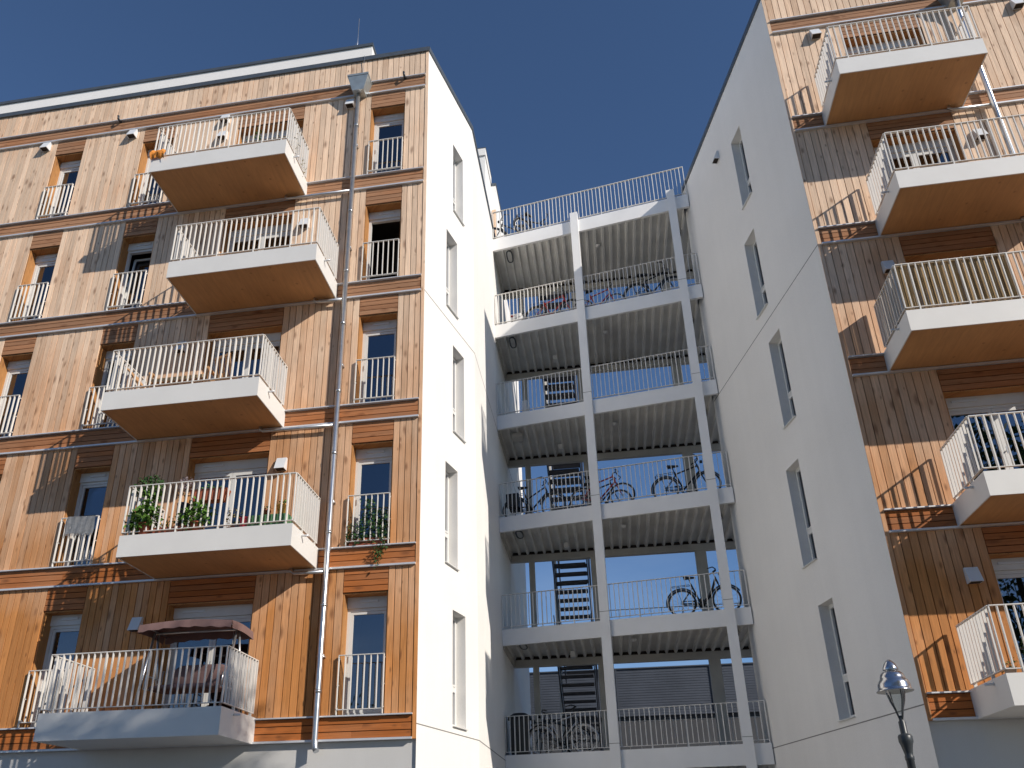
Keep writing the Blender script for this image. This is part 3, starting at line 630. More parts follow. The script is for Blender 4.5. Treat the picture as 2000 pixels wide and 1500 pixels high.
# ================================================================= ACCESS DECKS BETWEEN THE WINGS
DK = empty('access_deck_structure', (0, 0, 0)); tag(DK, 'white open deck structure with two front columns bridging the gap between the two blocks', 'open walkway')
A = Vector((0.612, 6.38, 0)); B = Vector((6.545, 5.463, 0)); WD = Wall((A.x, A.y), (B.x-A.x, B.y-A.y)); LD = (B-A).length
YB = 8.75
BT = lambda k: (3.64, 6.64, 9.67, 12.74, 15.81, 19.05)[k]     # deck floor levels
BB = lambda k: (3.20, 6.24, 9.26, 12.32, 15.38, 18.60)[k]     # underside of edge beams
RTOP = (4.53, 7.54, 10.66, 13.81, 16.91, 20.14)
XR = 7.15
def right_wall_x(y): return XR
for k in range(0, 6):
    zt, zb = BT(k), BB(k)
    b = MB(); wbox(b, WD, 0.012, LD-0.03, 0.0, 0.08, zb, zt); bo = b.build('edge_beam', 'beam', DK)
    f = MB(); xl = 0.625; p = [(xl, 6.47, zt-0.09), (B.x-0.10, B.y+0.12, zt-0.09), (6.40, 6.06, zt-0.09), (XR, 6.06, zt-0.09), (XR, YB, zt-0.09), (xl, YB, zt-0.09)]
    f.face(p[::-1]); f.face([(q[0], q[1], zt-0.005) for q in p])
    for i_ in range(6): a_, b_ = p[i_], p[(i_+1) % 6]; f.face([a_, b_, (b_[0], b_[1], zt-0.005), (a_[0], a_[1], zt-0.005)]); f.build('deck_floor', 'decking', DK)
    # trapezoidal sheet soffit, ribs running front to back
    c = MB(); per = 0.24; x = xl+0.04; zs = zb+0.10; dpth = 0.08; nx = int((XR-0.02-xl)/per)
    prof = []
    for i in range(nx+1):
        x_ = xl+i*per; prof += [(x_, zs), (x_+0.055, zs), (x_+0.08, zs+dpth), (x_+0.215, zs+dpth)]
    def fy(x_): return A.y+(B.y-A.y)*(x_-A.x)/(B.x-A.x)+0.09 if x_ < 6.42 else 6.06
    for (xa, za), (xb, zb_) in zip(prof[:-1], prof[1:]):
        c.face([(xa, fy(xa), za), (xb, fy(xb), zb_), (xb, YB-0.16, zb_), (xa, YB-0.16, za)])
    c.build('soffit_sheet', 'decking', DK)
    c = MB(); c.box(xl, XR-0.02, YB-0.165, YB-0.145, zs+0.004, zs+dpth+0.02); c.build('rib_shade_strip', 'membrane_and_shade', DK)  # near-black strip standing in for the shade in the open rib ends
    bb = MB(); bb.box(xl, right_wall_x(YB)-0.02, YB-0.14, YB, zb-0.09, zt-0.095); bb.build('rear_beam', 'backsteel', DK)
    # side angle along the left wall
    sa = MB(); sa.box(0.60, 0.66, 6.5, YB-0.15, zb-0.06, zb+0.10); sa.build('side_angle', 'backsteel', DK)
    r = MB(); s0_, s1_ = 0.03, LD-0.06
    def rail_pt(s, d): q = WD.p(s, d, 0); return (q.x, q.y)
    n = int((s1_-s0_)/0.112)
    flat_rail(r, rail_pt(s0_, 0.03), rail_pt(s1_, 0.03), zt+0.07, RTOP[k], zt-0.05, n, list(range(2, n, 7))+[n]); r.build('railing', 'rail', DK)
    # rear railing
    r = MB(); flat_rail(r, (3.0, YB+0.02), (right_wall_x(YB)-0.1, YB+0.02), zt+0.1, zt+1.0, zt-0.05, 14, [0, 7, 14]); r.build('rear_railing', 'rail', DK)
    if k > 0:
        def bulk(x, y, ww, ll):
            q = MB(); N = 20; pts = []
            for i in range(N):
                t = 2*math.pi*i/N; cx = math.copysign(abs(math.cos(t))**0.7, math.cos(t))*ww; cy = math.copysign(abs(math.sin(t))**0.7, math.sin(t))*ll; pts.append((x+cx, y+cy, zs-0.045))
            pts.append(pts[0]); q.tube(pts, 0.022, 6, False); o = q.build('ceiling_lamp', 'postg', DK)
            g = MB(); g.face([(p_[0], p_[1], zs-0.05) for p_ in pts[:-1]][::-1]); g.build('diffuser', 'lampdiff', o)
        M.setdefault('lampdiff', plain('lamp_diffuser', (0.5, 0.5, 0.48), 0.4))
        if k == 3: q = MB(); q.box(0.96, 1.26, 6.85, 7.25, zs-0.1, zs-0.01); q.build('ceiling_lamp', 'backsteel', DK)
        else: bulk(1.10, 6.8, 0.085, 0.27)
        bulk(6.25 if k > 0 else 6.2, 6.75, 0.09, 0.2)
        q = MB(); q.lathe([(0.0, -0.07), (0.05, -0.06), (0.065, -0.02), (0.07, 0.0)], (3.85, 6.8, zs), 14); q.build('smoke_detector', 'frame', DK)
        if k < 5:
            q = MB(); q.box(2.22, 2.34, 7.75, 7.95, zs-0.16, zs-0.01); q.build('emergency_lamp', 'frame', DK)
cl = []
for s in (2.50, 5.385):
    c = MB(); wbox(c, WD, s, s+0.225, -0.11, -0.002, 0, 19.27); o = c.build('front_column', 'beam', DK)
    c = MB()
    for k in range(0, 5): wbox(c, WD, s-0.001, s+0.226, -0.112, -0.004, 3.77+3.06*k, 3.782+3.06*k)
    c.build('column_joint', 'joint', o)
for x, w_ in ((1.15, 0.16), (2.90, 0.16), (5.80, 0.30)):
    c = MB(); c.box(x, x+w_, YB-0.13+(0.002 if 1 else 0), YB-0.005, 0, 18.4); c.build('rear_column', 'backsteel', DK)
# stair behind: one straight open-riser flight per storey, rising towards the deck
ST = empty('steel_staircase', (2.2, 11, 0)); tag(ST, 'dark open riser steel staircase rising behind the access decks', 'staircase')
def st_child(b, n_, mt): o = b.build(n_, mt, ST); o.location = (-2.2, -11, 0); return o
for k in range(-1, 5):
    z0 = BT(k) if k >= 0 else 0.2; z1 = BT(k+1); n = 16; y0, y1 = 13.3, 8.98
    t = MB()
    for i in range(1, n):
        u = i/n; y = y0+(y1-y0)*u; z = z0+(z1-z0)*u; t.box(1.82, 2.74, y-0.15, y+0.15, z-0.045, z)
    st_child(t, 'stair_treads', 'darksteel')
    s = MB()
    for x in (1.78, 2.78): s.obox((x, y0, z0-0.02), (x, y1, z1-0.02), 0.03, 0.24)
    for x in (1.76, 2.80):
        s.tube([(x, y0, z0+1.0), (x, y1, z1+1.0)], 0.014, 6); s.tube([(x, y0, z0), (x, y0, z0+1.0)], 0.014, 6)
    st_child(s, 'stair_stringer', 'darksteel')
p = MB()
for x in (1.55, 2.95): p.box(x, x+0.12, 13.1, 13.22, 0, 18.5)
st_child(p, 'stair_post', 'backsteel')

# ================================================================= building behind
BH = empty('metal_clad_building', (4, 22, 0)); tag(BH, 'low dark grey building with ribbed metal cladding seen behind the lowest deck', 'building')
b = MB(); x = -9.0
for i in range(36): b.box(-13, 16, -2.012 if i % 2 else -2.0, 8, 6.42+i*0.05, 6.42+(i+1)*0.05-0.002)
b.build('ribbed_wall', 'corr', BH)
b = MB(); b.box(-13, 16, -1.97, 8, 0, 6.36); b.build('lower_wall', 'corr2', BH)
b = MB(); b.box(-13, 16, -2.12, 8, 6.362, 6.418); b.box(-13, 16, -2.06, -1.9, 8.225, 8.27)
for xx in (-12, -8, -4.2, -0.6, 3.1, 7): b.box(xx, xx+0.05, -2.05, -1.99, 6.42, 8.22)
b.build('cladding_trim', 'corr', BH)

# ================================================================= ground
g = MB(); g.box(-400, 400, -400, 400, -0.5, 0.0); tag(g.build('ground', 'paving'), None, None, kind='structure')
g = MB(); g.box(-200, 200, -24, -15.2, 0.001, 0.006); tag(g.build('road', 'asphalt'), None, None, kind='structure')
g = MB(); g.box(-200, 200, -15.2, -14.95, 0.0, 0.12); g.box(-200, 200, -24.25, -24, 0.0, 0.12); tag(g.build('kerb', 'paving'), None, None, kind='structure')

# ================================================================= street tree (shades the lowest balcony)
def tree(x, y, h, cz, rx, rz, nleaf, label, seed=3, lf=0.14, group=None):
    rn = random.Random(seed); T = empty('street_tree', (x, y, 0)); tag(T, label, 'tree', group)
    t = MB(); t.tube([(0, 0, 0), (0.05, 0.02, h*0.3), (-0.03, 0.05, h*0.6), (0, 0, cz)], [0.2, 0.16, 0.12, 0.06], 10)
    tips = []
    for i in range(22):
        a = rn.uniform(0, 6.28); z0 = cz-rz*rn.uniform(0.3, 1.0); r_ = rx*rn.uniform(0.5, 0.9)
        e = Vector((math.cos(a)*r_, math.sin(a)*r_, z0+rz*rn.uniform(0.3, 1.2))); t.tube([(0, 0, z0), (e.x*0.5, e.y*0.5, (z0+e.z)/2+0.1), e], [0.05, 0.035, 0.012], 6); tips.append(e)
    t.build('trunk', 'bark', T)
    c = MB()
    for _ in range(nleaf//40):
        while True:
            p_ = Vector((rn.uniform(-1, 1), rn.uniform(-1, 1), rn.uniform(-1, 1)))
            if p_.length < 1: break
        c.leaves((p_.x*rx, p_.y*rx, cz+p_.z*rz), (0.45*lf/0.14, 0.45*lf/0.14, 0.35*lf/0.14), 40, lf, rn)
    c.build('crown', 'leaf', T)
tree(11.9, -11.2, 14, 12.35, 2.35, 3.1, 20000, 'tall leafy street tree standing on the near pavement to the right, outside the view')

for i, x in enumerate((-1, 6, 13, 20, 27, 34)):  # row out of view, added to cut the fill light on the timber fronts
    tree(x+0.7*math.sin(i*2.3), -21.5-0.8*math.cos(i*1.7), 20, 12.0+0.6*math.sin(i), 4.3, 8.3, 5200, 'unseen tall leafy tree added across the road, %s of the tall row from the left' % ('first', 'second', 'third', 'fourth', 'fifth', 'last')[i], 20+i, 0.36, 'unseen tall trees added across the road')
for i, x in enumerate((-24, -17, -10)):
    tree(x, -25+i*0.5, 8, 5.0, 3.2, 3.4, 3200, 'low leafy tree across the road, %s of the low row from the left' % ('first', 'second', 'last')[i], 40+i, 0.3, 'low trees across the road')

# ================================================================= street lamp
LP = empty('street_lamp', (7.06, -1.32, 0)); tag(LP, 'old style street lamp with a polished bell shaped hood on a dark post', 'street lamp')
b = MB(); b.lathe([(0.16, 0), (0.16, 0.1), (0.10, 0.16), (0.09, 0.8), (0.065, 0.95), (0.055, 1.0), (0.05, 2.62), (0.058, 2.63), (0.058, 2.67), (0.05, 2.69), (0.055, 2.72), (0.075, 2.82), (0.09, 2.86), (0.09, 2.93), (0.075, 2.955), (0.05, 2.96), (0.045, 2.97), (0.045, 3.12), (0.03, 3.14), (0.03, 3.2), (0, 3.2)], (0, 0, 0), 20); b.build('post', 'postg', LP)
b = MB()
for a in (20, 110, 200, 290):
    ca, sa_ = math.cos(rad(a)), math.sin(rad(a)); b.tube([(0.02*ca, 0.02*sa_, 3.14), (0.05*ca, 0.05*sa_, 3.24), (0.10*ca, 0.10*sa_, 3.40), (0.115*ca, 0.115*sa_, 3.54)], 0.009, 6)
b.build('bracket_arm', 'postg', LP)
b = MB(); b.lathe([(0.035, 3.22), (0.05, 3.26), (0.10, 3.40), (0.125, 3.52), (0.13, 3.56)], (0, 0, 0), 20); b.build('glass_globe', 'lampglass', LP)
b = MB(); prof = [(0.235, 3.525), (0.238, 3.53), (0.215, 3.545), (0.208, 3.58), (0.205, 3.62), (0.185, 3.67), (0.165, 3.69), (0.158, 3.72), (0.145, 3.76), (0.115, 3.79), (0.075, 3.80), (0.07, 3.812), (0.072, 3.816), (0.098, 3.818), (0.10, 3.825), (0.094, 3.855), (0.075, 3.90), (0.045, 3.94), (0.018, 3.962), (0, 3.968)]
b.lathe(prof, (0, 0, 0), 36); b.build('hood', 'polish', LP)
b = MB(); b.lathe([(0.232, 3.527), (0.20, 3.55), (0.05, 3.60), (0, 3.6)], (0, 0, 0), 30); b.build('reflector', 'frame', LP)

# ================================================================= bicycles
def bicycle(loc, ang, frame_m, label, style='city', scale=1.0, group=None, saddle_m='black', wheel_m='black', lean=2.0, extras=()):
    T = empty('bicycle', loc, ang); T.scale = (scale,)*3; T.rotation_euler = (rad(lean), 0, ang); tag(T, label, 'bicycle', group)
    wr = 0.34; xr, xf = -0.52, 0.52; bbx = (-0.08, 0, 0.28); hx = 0.34
    for x in (xr, xf):
        w_ = MB(); w_.torus((x, 0, wr), wr-0.021, 0.024, 32, 6); o = w_.build('wheel', wheel_m, T)
        s = MB(); s.torus((x, 0, wr), wr-0.045, 0.010, 32, 5); s.tube([(x, -0.045, wr), (x, 0.045, wr)], 0.022, 8)
        for i in range(14):
            a = 2*math.pi*i/14; s.tube([(x, 0.02*(-1)**i, wr), (x+math.cos(a)*(wr-0.045), 0, wr+math.sin(a)*(wr-0.045))], 0.0022, 4, False)
        s.build('rim', 'steel', o)
    f = MB(); seat = Vector((-0.27, 0, 0.80)); ht, hb_ = Vector((hx-0.03, 0, 0.92)), Vector((hx+0.03, 0, 0.74)); t = 0.021
    bbv = Vector(bbx)
    if style == 'step':
        f.tube([ht-Vector((0, 0, 0.06)), (0.22, 0, 0.62), (0.10, 0, 0.42), bbv], [0.026, 0.03, 0.035, 0.035], 8)
        f.tube([(bbx[0]-0.02, 0, 0.40), (bbx[0]+0.08, 0, 0.30), (bbx[0]-0.05, 0, 0.24)], 0.06, 8)
    else:
        f.tube([hb_, bbv], t+0.003, 8)
        f.tube([ht-Vector((0, 0, 0.04)), seat-Vector((0, 0, 0.08)) if style != 'mixte' else Vector((-0.2, 0, 0.6))], t, 8)
    f.tube([seat, bbv], t, 8); f.tube([ht, hb_], 0.022, 8)
    for s in (-1, 1):
        f.tube([(bbx[0], 0.03*s, bbx[2]), (xr, 0.06*s, wr)], 0.010, 6); f.tube([(seat.x+0.03, 0.02*s, seat.z-0.1), (xr, 0.06*s, wr)], 0.009, 6)
        f.tube([(hb_.x, 0.035*s, hb_.z-0.02), (hx+0.09, 0.045*s, 0.55), (xf, 0.045*s, wr)], [0.014, 0.013, 0.009], 6)
    f.build('frame', frame_m, T)
    s = MB(); s.tube([seat, seat+Vector((-0.03, 0, 0.12))], 0.013, 6)
    p_ = seat+Vector((-0.03, 0, 0.13)); s.hexa([p_+Vector(q) for q in ((-0.12, -0.075, 0), (0.16, -0.015, 0), (0.16, 0.015, 0), (-0.12, 0.075, 0), (-0.13, -0.085, 0.05), (0.15, -0.02, 0.035), (0.15, 0.02, 0.035), (-0.13, 0.085, 0.05))])
    s.build('saddle', saddle_m, T)
    h = MB()
    if style == 'race': h.tube([ht, ht+Vector((0.0, 0, 0.05)), (hx+0.06, 0, 1.0)], 0.013, 6); h.tube([(hx+0.1, -0.21, 0.86), (hx+0.16, -0.21, 0.92), (hx+0.08, -0.21, 1.0), (hx+0.06, 0, 1.0), (hx+0.08, 0.21, 1.0), (hx+0.16, 0.21, 0.92), (hx+0.1, 0.21, 0.86)], 0.013, 6)
    else:
        h.tube([ht, ht+Vector((-0.03, 0, 0.13)), (hx-0.0, 0, 1.09)], 0.014, 6)
        h.tube([(hx-0.17, -0.29, 1.06), (hx-0.05, -0.24, 1.10), (hx+0.01, -0.08, 1.09), (hx+0.01, 0.08, 1.09), (hx-0.05, 0.24, 1.10), (hx-0.17, 0.29, 1.06)], 0.014, 6)
        h.lathe([(0, 0), (0.035, 0), (0.035, 0.06), (0, 0.06)], (hx+0.09, 0, 0.95), 8)
    h.build('handlebar', 'black', T)
    c = MB(); c.torus(bbx, 0.085, 0.008, 18, 4)
    c.tube([(bbx[0], 0.06, bbx[2]), (bbx[0]+0.16, 0.07, bbx[2]-0.06)], 0.01, 6); c.tube([(bbx[0], -0.06, bbx[2]), (bbx[0]-0.16, -0.07, bbx[2]+0.06)], 0.01, 6)
    for s, sy in ((1, 1), (-1, -1)): c.box(bbx[0]+0.16*s-0.045, bbx[0]+0.16*s+0.045, 0.12*sy-0.04, 0.12*sy+0.04, bbx[2]-0.06*s-0.012, bbx[2]-0.06*s+0.012)
    c.obox((bbx[0], -0.045, bbx[2]+0.08), (xr, -0.045, wr+0.04), 0.006, 0.02); c.obox((bbx[0], -0.045, bbx[2]-0.08), (xr, -0.045, wr-0.04), 0.006, 0.02); c.build('crankset', 'blackp', T)
    if style in ('city', 'step', 'mixte'):
        m_ = MB(); m_.torus((xr, 0, wr), wr+0.025, 0.02, 18, 5, a0=rad(20), a1=rad(190)); m_.torus((xf, 0, wr), wr+0.025, 0.02, 18, 5, a0=rad(30), a1=rad(170)); m_.build('mudguard', 'blackp', T)
        r_ = MB()
        for y in (-0.06, 0.06): r_.tube([(xr-0.2, y, 0.76), (xr+0.22, y, 0.77)], 0.007, 6); r_.tube([(xr-0.1, y, 0.76), (xr, y*1.1, wr)], 0.006, 6)
        for x in (xr-0.2, xr-0.05, xr+0.1, xr+0.22): r_.tube([(x, -0.06, 0.765), (x, 0.06, 0.765)], 0.006, 6)
        r_.box(xr-0.24, xr-0.215, -0.04, 0.04, 0.68, 0.74); r_.build('luggage_rack', 'blackp', T)
        k_ = MB(); k_.tube([(xr+0.02, -0.05, wr-0.02), (xr-0.02, -0.14, 0.01)], 0.01, 6); k_.build('kickstand', 'blackp', T)
    if 'basket' in extras:
        b_ = MB(); 
        for z in (0.62, 0.72, 0.82): b_.tube([(hx+0.14, -0.13, z), (hx+0.36, -0.13, z), (hx+0.36, 0.13, z), (hx+0.14, 0.13, z), (hx+0.14, -0.13, z)], 0.006, 5)
        for x in (0.14, 0.25, 0.36):
            for y in (-0.13, 0.13): b_.tube([(hx+x, y, 0.62), (hx+x, y, 0.82)], 0.005, 5)
        b_.build('wire_basket', 'blackp', T)
    if 'bags' in extras:
        b_ = MB()
        for y in (-0.17, 0.17): b_.box(xr-0.2, xr+0.14, y-0.07, y+0.07, 0.36, 0.74)
        b_.build('pannier_bag', 'blackp', T)
    return T
dang = WD.ang
def deck_bike(k, s, d, flip, fm, label, style, **kw):
    q = WD.p(s*1.017, d, BT(k)); a = dang+kw.pop('turn', 0.0)+(math.pi if flip else 0)
    return bicycle((q.x, q.y, BT(k)), a, fm, label, style, **kw)
deck_bike(1, 4.87, 0.42, False, 'blackp', 'black step through bicycle on the second deck from the bottom, beside the right column', 'step')
deck_bike(2, 4.80, 0.45, False, 'blackp', 'black trekking bicycle with front wire basket, one deck above the step through bicycle', 'city', extras=('basket',))
deck_bike(2, 2.68, 0.38, False, 'bikered', 'red sports bicycle half hidden behind the left column, third deck from the bottom', 'race')
deck_bike(2, 2.55, 0.80, False, 'blackp', 'black bicycle right behind the red sports bicycle on the third deck', 'race')
deck_bike(2, 0.86, 0.45, False, 'blackp', 'black bicycle with dark pannier bags at the left end of the third deck', 'mixte', extras=('bags',))
deck_bike(4, 0.60, 0.40, False, 'bikewhite', 'small white child bicycle with a red saddle on the second deck from the top', 'race', scale=0.52, saddle_m='redp', wheel_m='black')
deck_bike(4, 1.05, 0.85, False, 'bikeblue', 'small blue child bicycle with red grips on the second deck from the top', 'race', scale=0.6)
deck_bike(4, 1.68, 0.45, False, 'bikered', 'red framed bicycle with luggage rack left of the left column, second deck from the top', 'city')
deck_bike(4, 3.02, 0.50, False, 'bikered', 'red bicycle just right of the left column on the second deck from the top', 'race', scale=0.92)
deck_bike(4, 4.62, 0.36, False, 'blackp', 'tall black city bicycle left of the right column on the second deck from the top', 'city')
deck_bike(5, 0.50, 0.55, True, 'blackp', 'dark bicycle at the left end of the topmost open deck against the sky', 'city', turn=0.55)
deck_bike(5, 1.25, 0.60, False, 'blackp', 'dark bicycle second from the left on the topmost open deck', 'city', turn=0.9)
deck_bike(0, 1.30, 0.45, False, 'bikegrey', 'silver framed bicycle in the shade of the lowest deck', 'city', wheel_m='bikegrey')
deck_bike(0, 1.05, 0.95, True, 'blackp', 'black bicycle in deep shade behind the silver one on the lowest deck', 'city')
# bin bag and bin
b = MB(); b.hexa([(-0.2, -0.2, 0), (0.2, -0.2, 0), (0.2, 0.2, 0), (-0.2, 0.2, 0), (-0.23, -0.24, 0.85), (0.23, -0.24, 0.85), (0.23, 0.24, 0.85), (-0.23, 0.24, 0.85)]); 
T = empty('wheeled_bin', WD.p(0.28, 0.42, BT(0))); b.build('body', 'blackp', T); tag(T, 'black wheeled bin at the left end of the lowest deck', 'bin')
b = MB(); b.lathe([(0.30, 0.85), (0.28, 0.93), (0.16, 1.0), (0, 1.02)], (0, 0, 0), 12, sq=0.9); b.build('lid', 'black', T)
b = MB(); b.tube([(-0.2, 0.26, 0.08), (-0.14, 0.26, 0.08)], 0.08, 10); b.tube([(0.14, 0.26, 0.08), (0.2, 0.26, 0.08)], 0.08, 10); b.build('wheel', 'black', T)
def cabinet(k, s, wd, h, label):
    q = WD.p(s, 0.9, BT(k)); T = empty('cabinet', q, dang); tag(T, label, 'cabinet')
    b = MB(); b.box(0, wd, 0, 0.3, 0.03, h); b.build('body', 'whiteb', T)
    b = MB(); b.box(0.012, wd/2-0.003, -0.018, 0.0, 0.05, h-0.02); b.box(wd/2+0.003, wd-0.012, -0.018, 0.0, 0.05, h-0.02); b.build('door', 'whiteb', T)
cabinet(4, 0.27, 0.33, 0.95, 'white cabinet behind the child bicycles on the second deck from the top')
cabinet(3, 0.52, 0.16, 0.9, 'narrow white cabinet at the left end of the middle deck')

# ================================================================= things on the left balconies
def fz(k): return ZL(k)+0.008+0.402    # balcony floor
def pot(b, x, y, z, r, h): b.lathe([(0, 0), (r*0.7, 0), (r, h), (r*1.08, h), (r*1.08, h+0.02), (r*0.9, h+0.02), (r*0.85, h-0.02), (0, h-0.02)], (x, y, z), 14)
def potted(name, loc, r, h, potm, leafm, shape, n, sz, label, cat='plant', group=None, extra=None):
    T = empty(name, loc); tag(T, label, cat, group); b = MB(); pot(b, 0, 0, 0, r, h); b.build('pot', potm, T)
    l = MB()
    for (cx, cy, cz), rr, nn in shape: l.leaves((cx, cy, cz), rr, nn, sz)
    l.build('foliage', leafm, T)
    s = MB()
    for (cx, cy, cz), rr, nn in shape: s.tube([(0, 0, h-0.02), (cx*0.5, cy*0.5, (h+cz)/2), (cx, cy, cz)], 0.006, 5)
    s.build('stem', 'leafd', T)
    if extra:
        e = MB()
        for c_, rr, nn, es in extra[1]: e.leaves(c_, rr, nn, es)
        e.build('flowers', extra[0], T)
    return T
z1_ = fz(1)
potted('potted_plant', (-4.82, -1.02, z1_), 0.13, 0.24, 'navy', 'leafd', [((0.02, -0.03, 1.06), (0.27, 0.15, 0.19), 420), ((-0.24, 0.0, 0.95), (0.13, 0.1, 0.1), 80), ((0, 0, 0.6), (0.12, 0.08, 0.38), 120)], 0, 0.06, 'bushy dark green shrub rising above the left end of the planted balcony railing')
potted('potted_plant', (-4.68, -1.20, z1_), 0.12, 0.2, 'terra', 'leafg', [((0.0, -0.04, 0.36), (0.26, 0.13, 0.28), 330), ((0.05, -0.02, 0.74), (0.13, 0.09, 0.24), 90), ((-0.22, 0, 0.25), (0.14, 0.1, 0.2), 90)], 0, 0.11, 'bright green broad leaved climber behind the railing, left on the planted balcony')
potted('potted_plant', (-4.12, -1.00, z1_), 0.11, 0.62, 'navy', 'purple', [((0.0, 0, 1.04), (0.16, 0.12, 0.15), 260)], 0, 0.035, 'grey purple flowering herb showing just above the railing of the planted balcony')
potted('potted_plant', (-3.72, -1.18, z1_), 0.10, 0.16, 'terra', 'leafg', [((0.0, -0.04, 0.30), (0.33, 0.15, 0.24), 480), ((-0.05, 0, 0.5), (0.12, 0.1, 0.15), 90)], 0, 0.085, 'dense green leafy plant low behind the middle of the railing on the planted balcony')
T = empty('flower_box', (-4.30, -1.06, z1_)); tag(T, 'long terracotta flower box with small yellow flowers on the planted balcony', 'flower box')
b = MB(); b.hexa([(-0.36, -0.07, 0), (0.36, -0.07, 0), (0.36, 0.07, 0), (-0.36, 0.07, 0), (-0.4, -0.09, 0.16), (0.4, -0.09, 0.16), (0.4, 0.09, 0.16), (-0.4, 0.09, 0.16)]); b.build('box', 'terra', T)
b = MB(); b.leaves((0, 0, 0.26), (0.36, 0.08, 0.12), 140, 0.05); b.build('foliage', 'leafg', T)
b = MB(); b.leaves((0.05, -0.05, 0.24), (0.28, 0.06, 0.06), 40, 0.045); b.build('flowers', 'flower', T)
T = empty('hanging_planter', (-3.62, -1.10, z1_+0.62)); tag(T, 'terracotta red planter hung high inside the railing of the planted balcony', 'planter')
b = MB(); b.hexa([(-0.28, -0.05, 0), (0.30, -0.05, 0), (0.30, 0.12, 0), (-0.28, 0.12, 0), (-0.34, -0.06, 0.22), (0.36, -0.06, 0.22), (0.36, 0.14, 0.22), (-0.34, 0.14, 0.22)]); b.build('box', 'terra', T)
b = MB(); b.leaves((-0.02, 0.03, 0.26), (0.32, 0.08, 0.06), 120, 0.05); b.build('foliage', 'leafg', T)
def chair(loc, rz, mat, label, sc=1.0):
    T = empty('balcony_chair', loc, rz); T.scale = (sc,)*3; tag(T, label, 'chair')
    b = MB()
    for i in range(6): b.box(-0.22, 0.22, -0.22+i*0.075, -0.16+i*0.075, 0.42, 0.44)
    b.build('seat', mat, T)
    b = MB()
    for i in range(5): b.obox((-0.2+i*0.1, 0.22, 0.44), (-0.2+i*0.1, 0.34, 0.92), 0.06, 0.015, updir=(0, 1, 0))
    b.obox((-0.22, 0.33, 0.9), (0.22, 0.33, 0.9), 0.03, 0.06); b.build('backrest', mat, T)
    for x in (-0.2, 0.2):
        for y in (-0.2, 0.2): b = MB(); b.obox((x, y, 0), (x, y, 0.42), 0.035, 0.035); b.build('leg', mat, T)
    return T
chair((-4.20, -0.55, z1_), rad(200), 'outwood', 'light wooden folding chair behind the plants of the planted balcony')
T = empty('planter_tub', (-2.42, -1.08, z1_)); tag(T, 'green ribbed planter tub at the right end of the planted balcony', 'planter')
b = MB(); b.box(-0.36, 0.36, -0.1, 0.14, 0, 0.24)
for i in range(14): b.box(-0.35+i*0.05, -0.325+i*0.05, -0.108, -0.1, 0.02, 0.22)
b.build('tub', 'green', T)
T = empty('storage_box', (-2.86, -1.06, z1_)); tag(T, 'small red box with a lid standing left of the green planter tub', 'box'); b = MB(); b.box(-0.08, 0.08, -0.08, 0.08, 0, 0.22); b.build('body', 'redp', T); b = MB(); b.box(-0.09, 0.09, -0.09, 0.09, 0.221, 0.245); b.build('lid', 'redp', T)
potted('potted_plant', (-2.22, -1.04, z1_+0.242), 0.10, 0.19, 'yelp', 'leafg', [((0.0, 0, 0.26), (0.08, 0.07, 0.06), 40)], 0, 0.05, 'yellow and pink pot standing on the green planter tub')
potted('potted_plant', (-2.52, -1.02, z1_+0.242), 0.07, 0.12, 'terra', 'leafy', [((0.0, 0, 0.2), (0.08, 0.07, 0.06), 40)], 0, 0.04, 'small brown pot with a dry plant left of the yellow pot')
potted('potted_plant', (-3.22, -0.8, z1_), 0.11, 0.16, 'terra', 'leafy', [((0.0, 0, 0.36), (0.2, 0.12, 0.22), 110)], 0, 0.05, 'loose reddish plant in front of the right door leaf on the planted balcony')
potted('potted_plant', (-3.0, -0.95, z1_), 0.09, 0.12, 'navy', 'leafd', [((0.0, 0, 0.26), (0.14, 0.1, 0.16), 90)], 0, 0.05, 'low dark green plant between the red box and the door')
# top left balcony
z4_ = fz(4)
potted('potted_plant', (-3.9, -1.0, z4_), 0.1, 0.16, 'terra', 'leafg', [((0.0, 0, 0.3), (0.22, 0.1, 0.12), 120), ((0.25, 0, 0.45), (0.06, 0.06, 0.42), 90)], 0, 0.055, 'green climbing plant behind the middle of the topmost left balcony railing')
potted('potted_plant', (-3.08, -1.05, z4_), 0.1, 0.14, 'terra', 'leafy', [((0.0, 0, 0.24), (0.2, 0.1, 0.12), 110)], 0, 0.045, 'low yellowish plant near the right corner of the topmost left balcony')
T = empty('climbing_plant', (-2.93, -0.7, z4_)); tag(T, 'pale climbing vine on the right side railing of the topmost left balcony', 'plant')
b = MB(); pot(b, 0, 0, 0, 0.09, 0.14); b.build('pot', 'terra', T)
b = MB(); b.leaves((0.06, 0.0, 0.5), (0.05, 0.18, 0.45), 80, 0.05); b.leaves((0.09, 0.4, 0.2), (0.05, 0.2, 0.3), 80, 0.05); b.build('foliage', 'leafy', T)
T = MB(); n = 10
for i in range(n):
    for j in range(5):
        def P(i, j):
            u, v_ = i/n, j/5; return (-5.95+0.34*u, -D-0.03-0.06*math.sin(v_*3.1)-0.02*math.sin(u*9+j), fz(4)+0.16-0.02*u+0.02*math.sin(i*1.7)-0.24*v_+0.05*math.sin(u*3))
        T.face([P(i, j), P(i+1, j), P(i+1, j+1), P(i, j+1)], smooth=True)
tag(T.build('orange_cloth', 'orange'), 'crumpled orange cloth hanging on the left corner of the topmost left balcony', 'cloth')
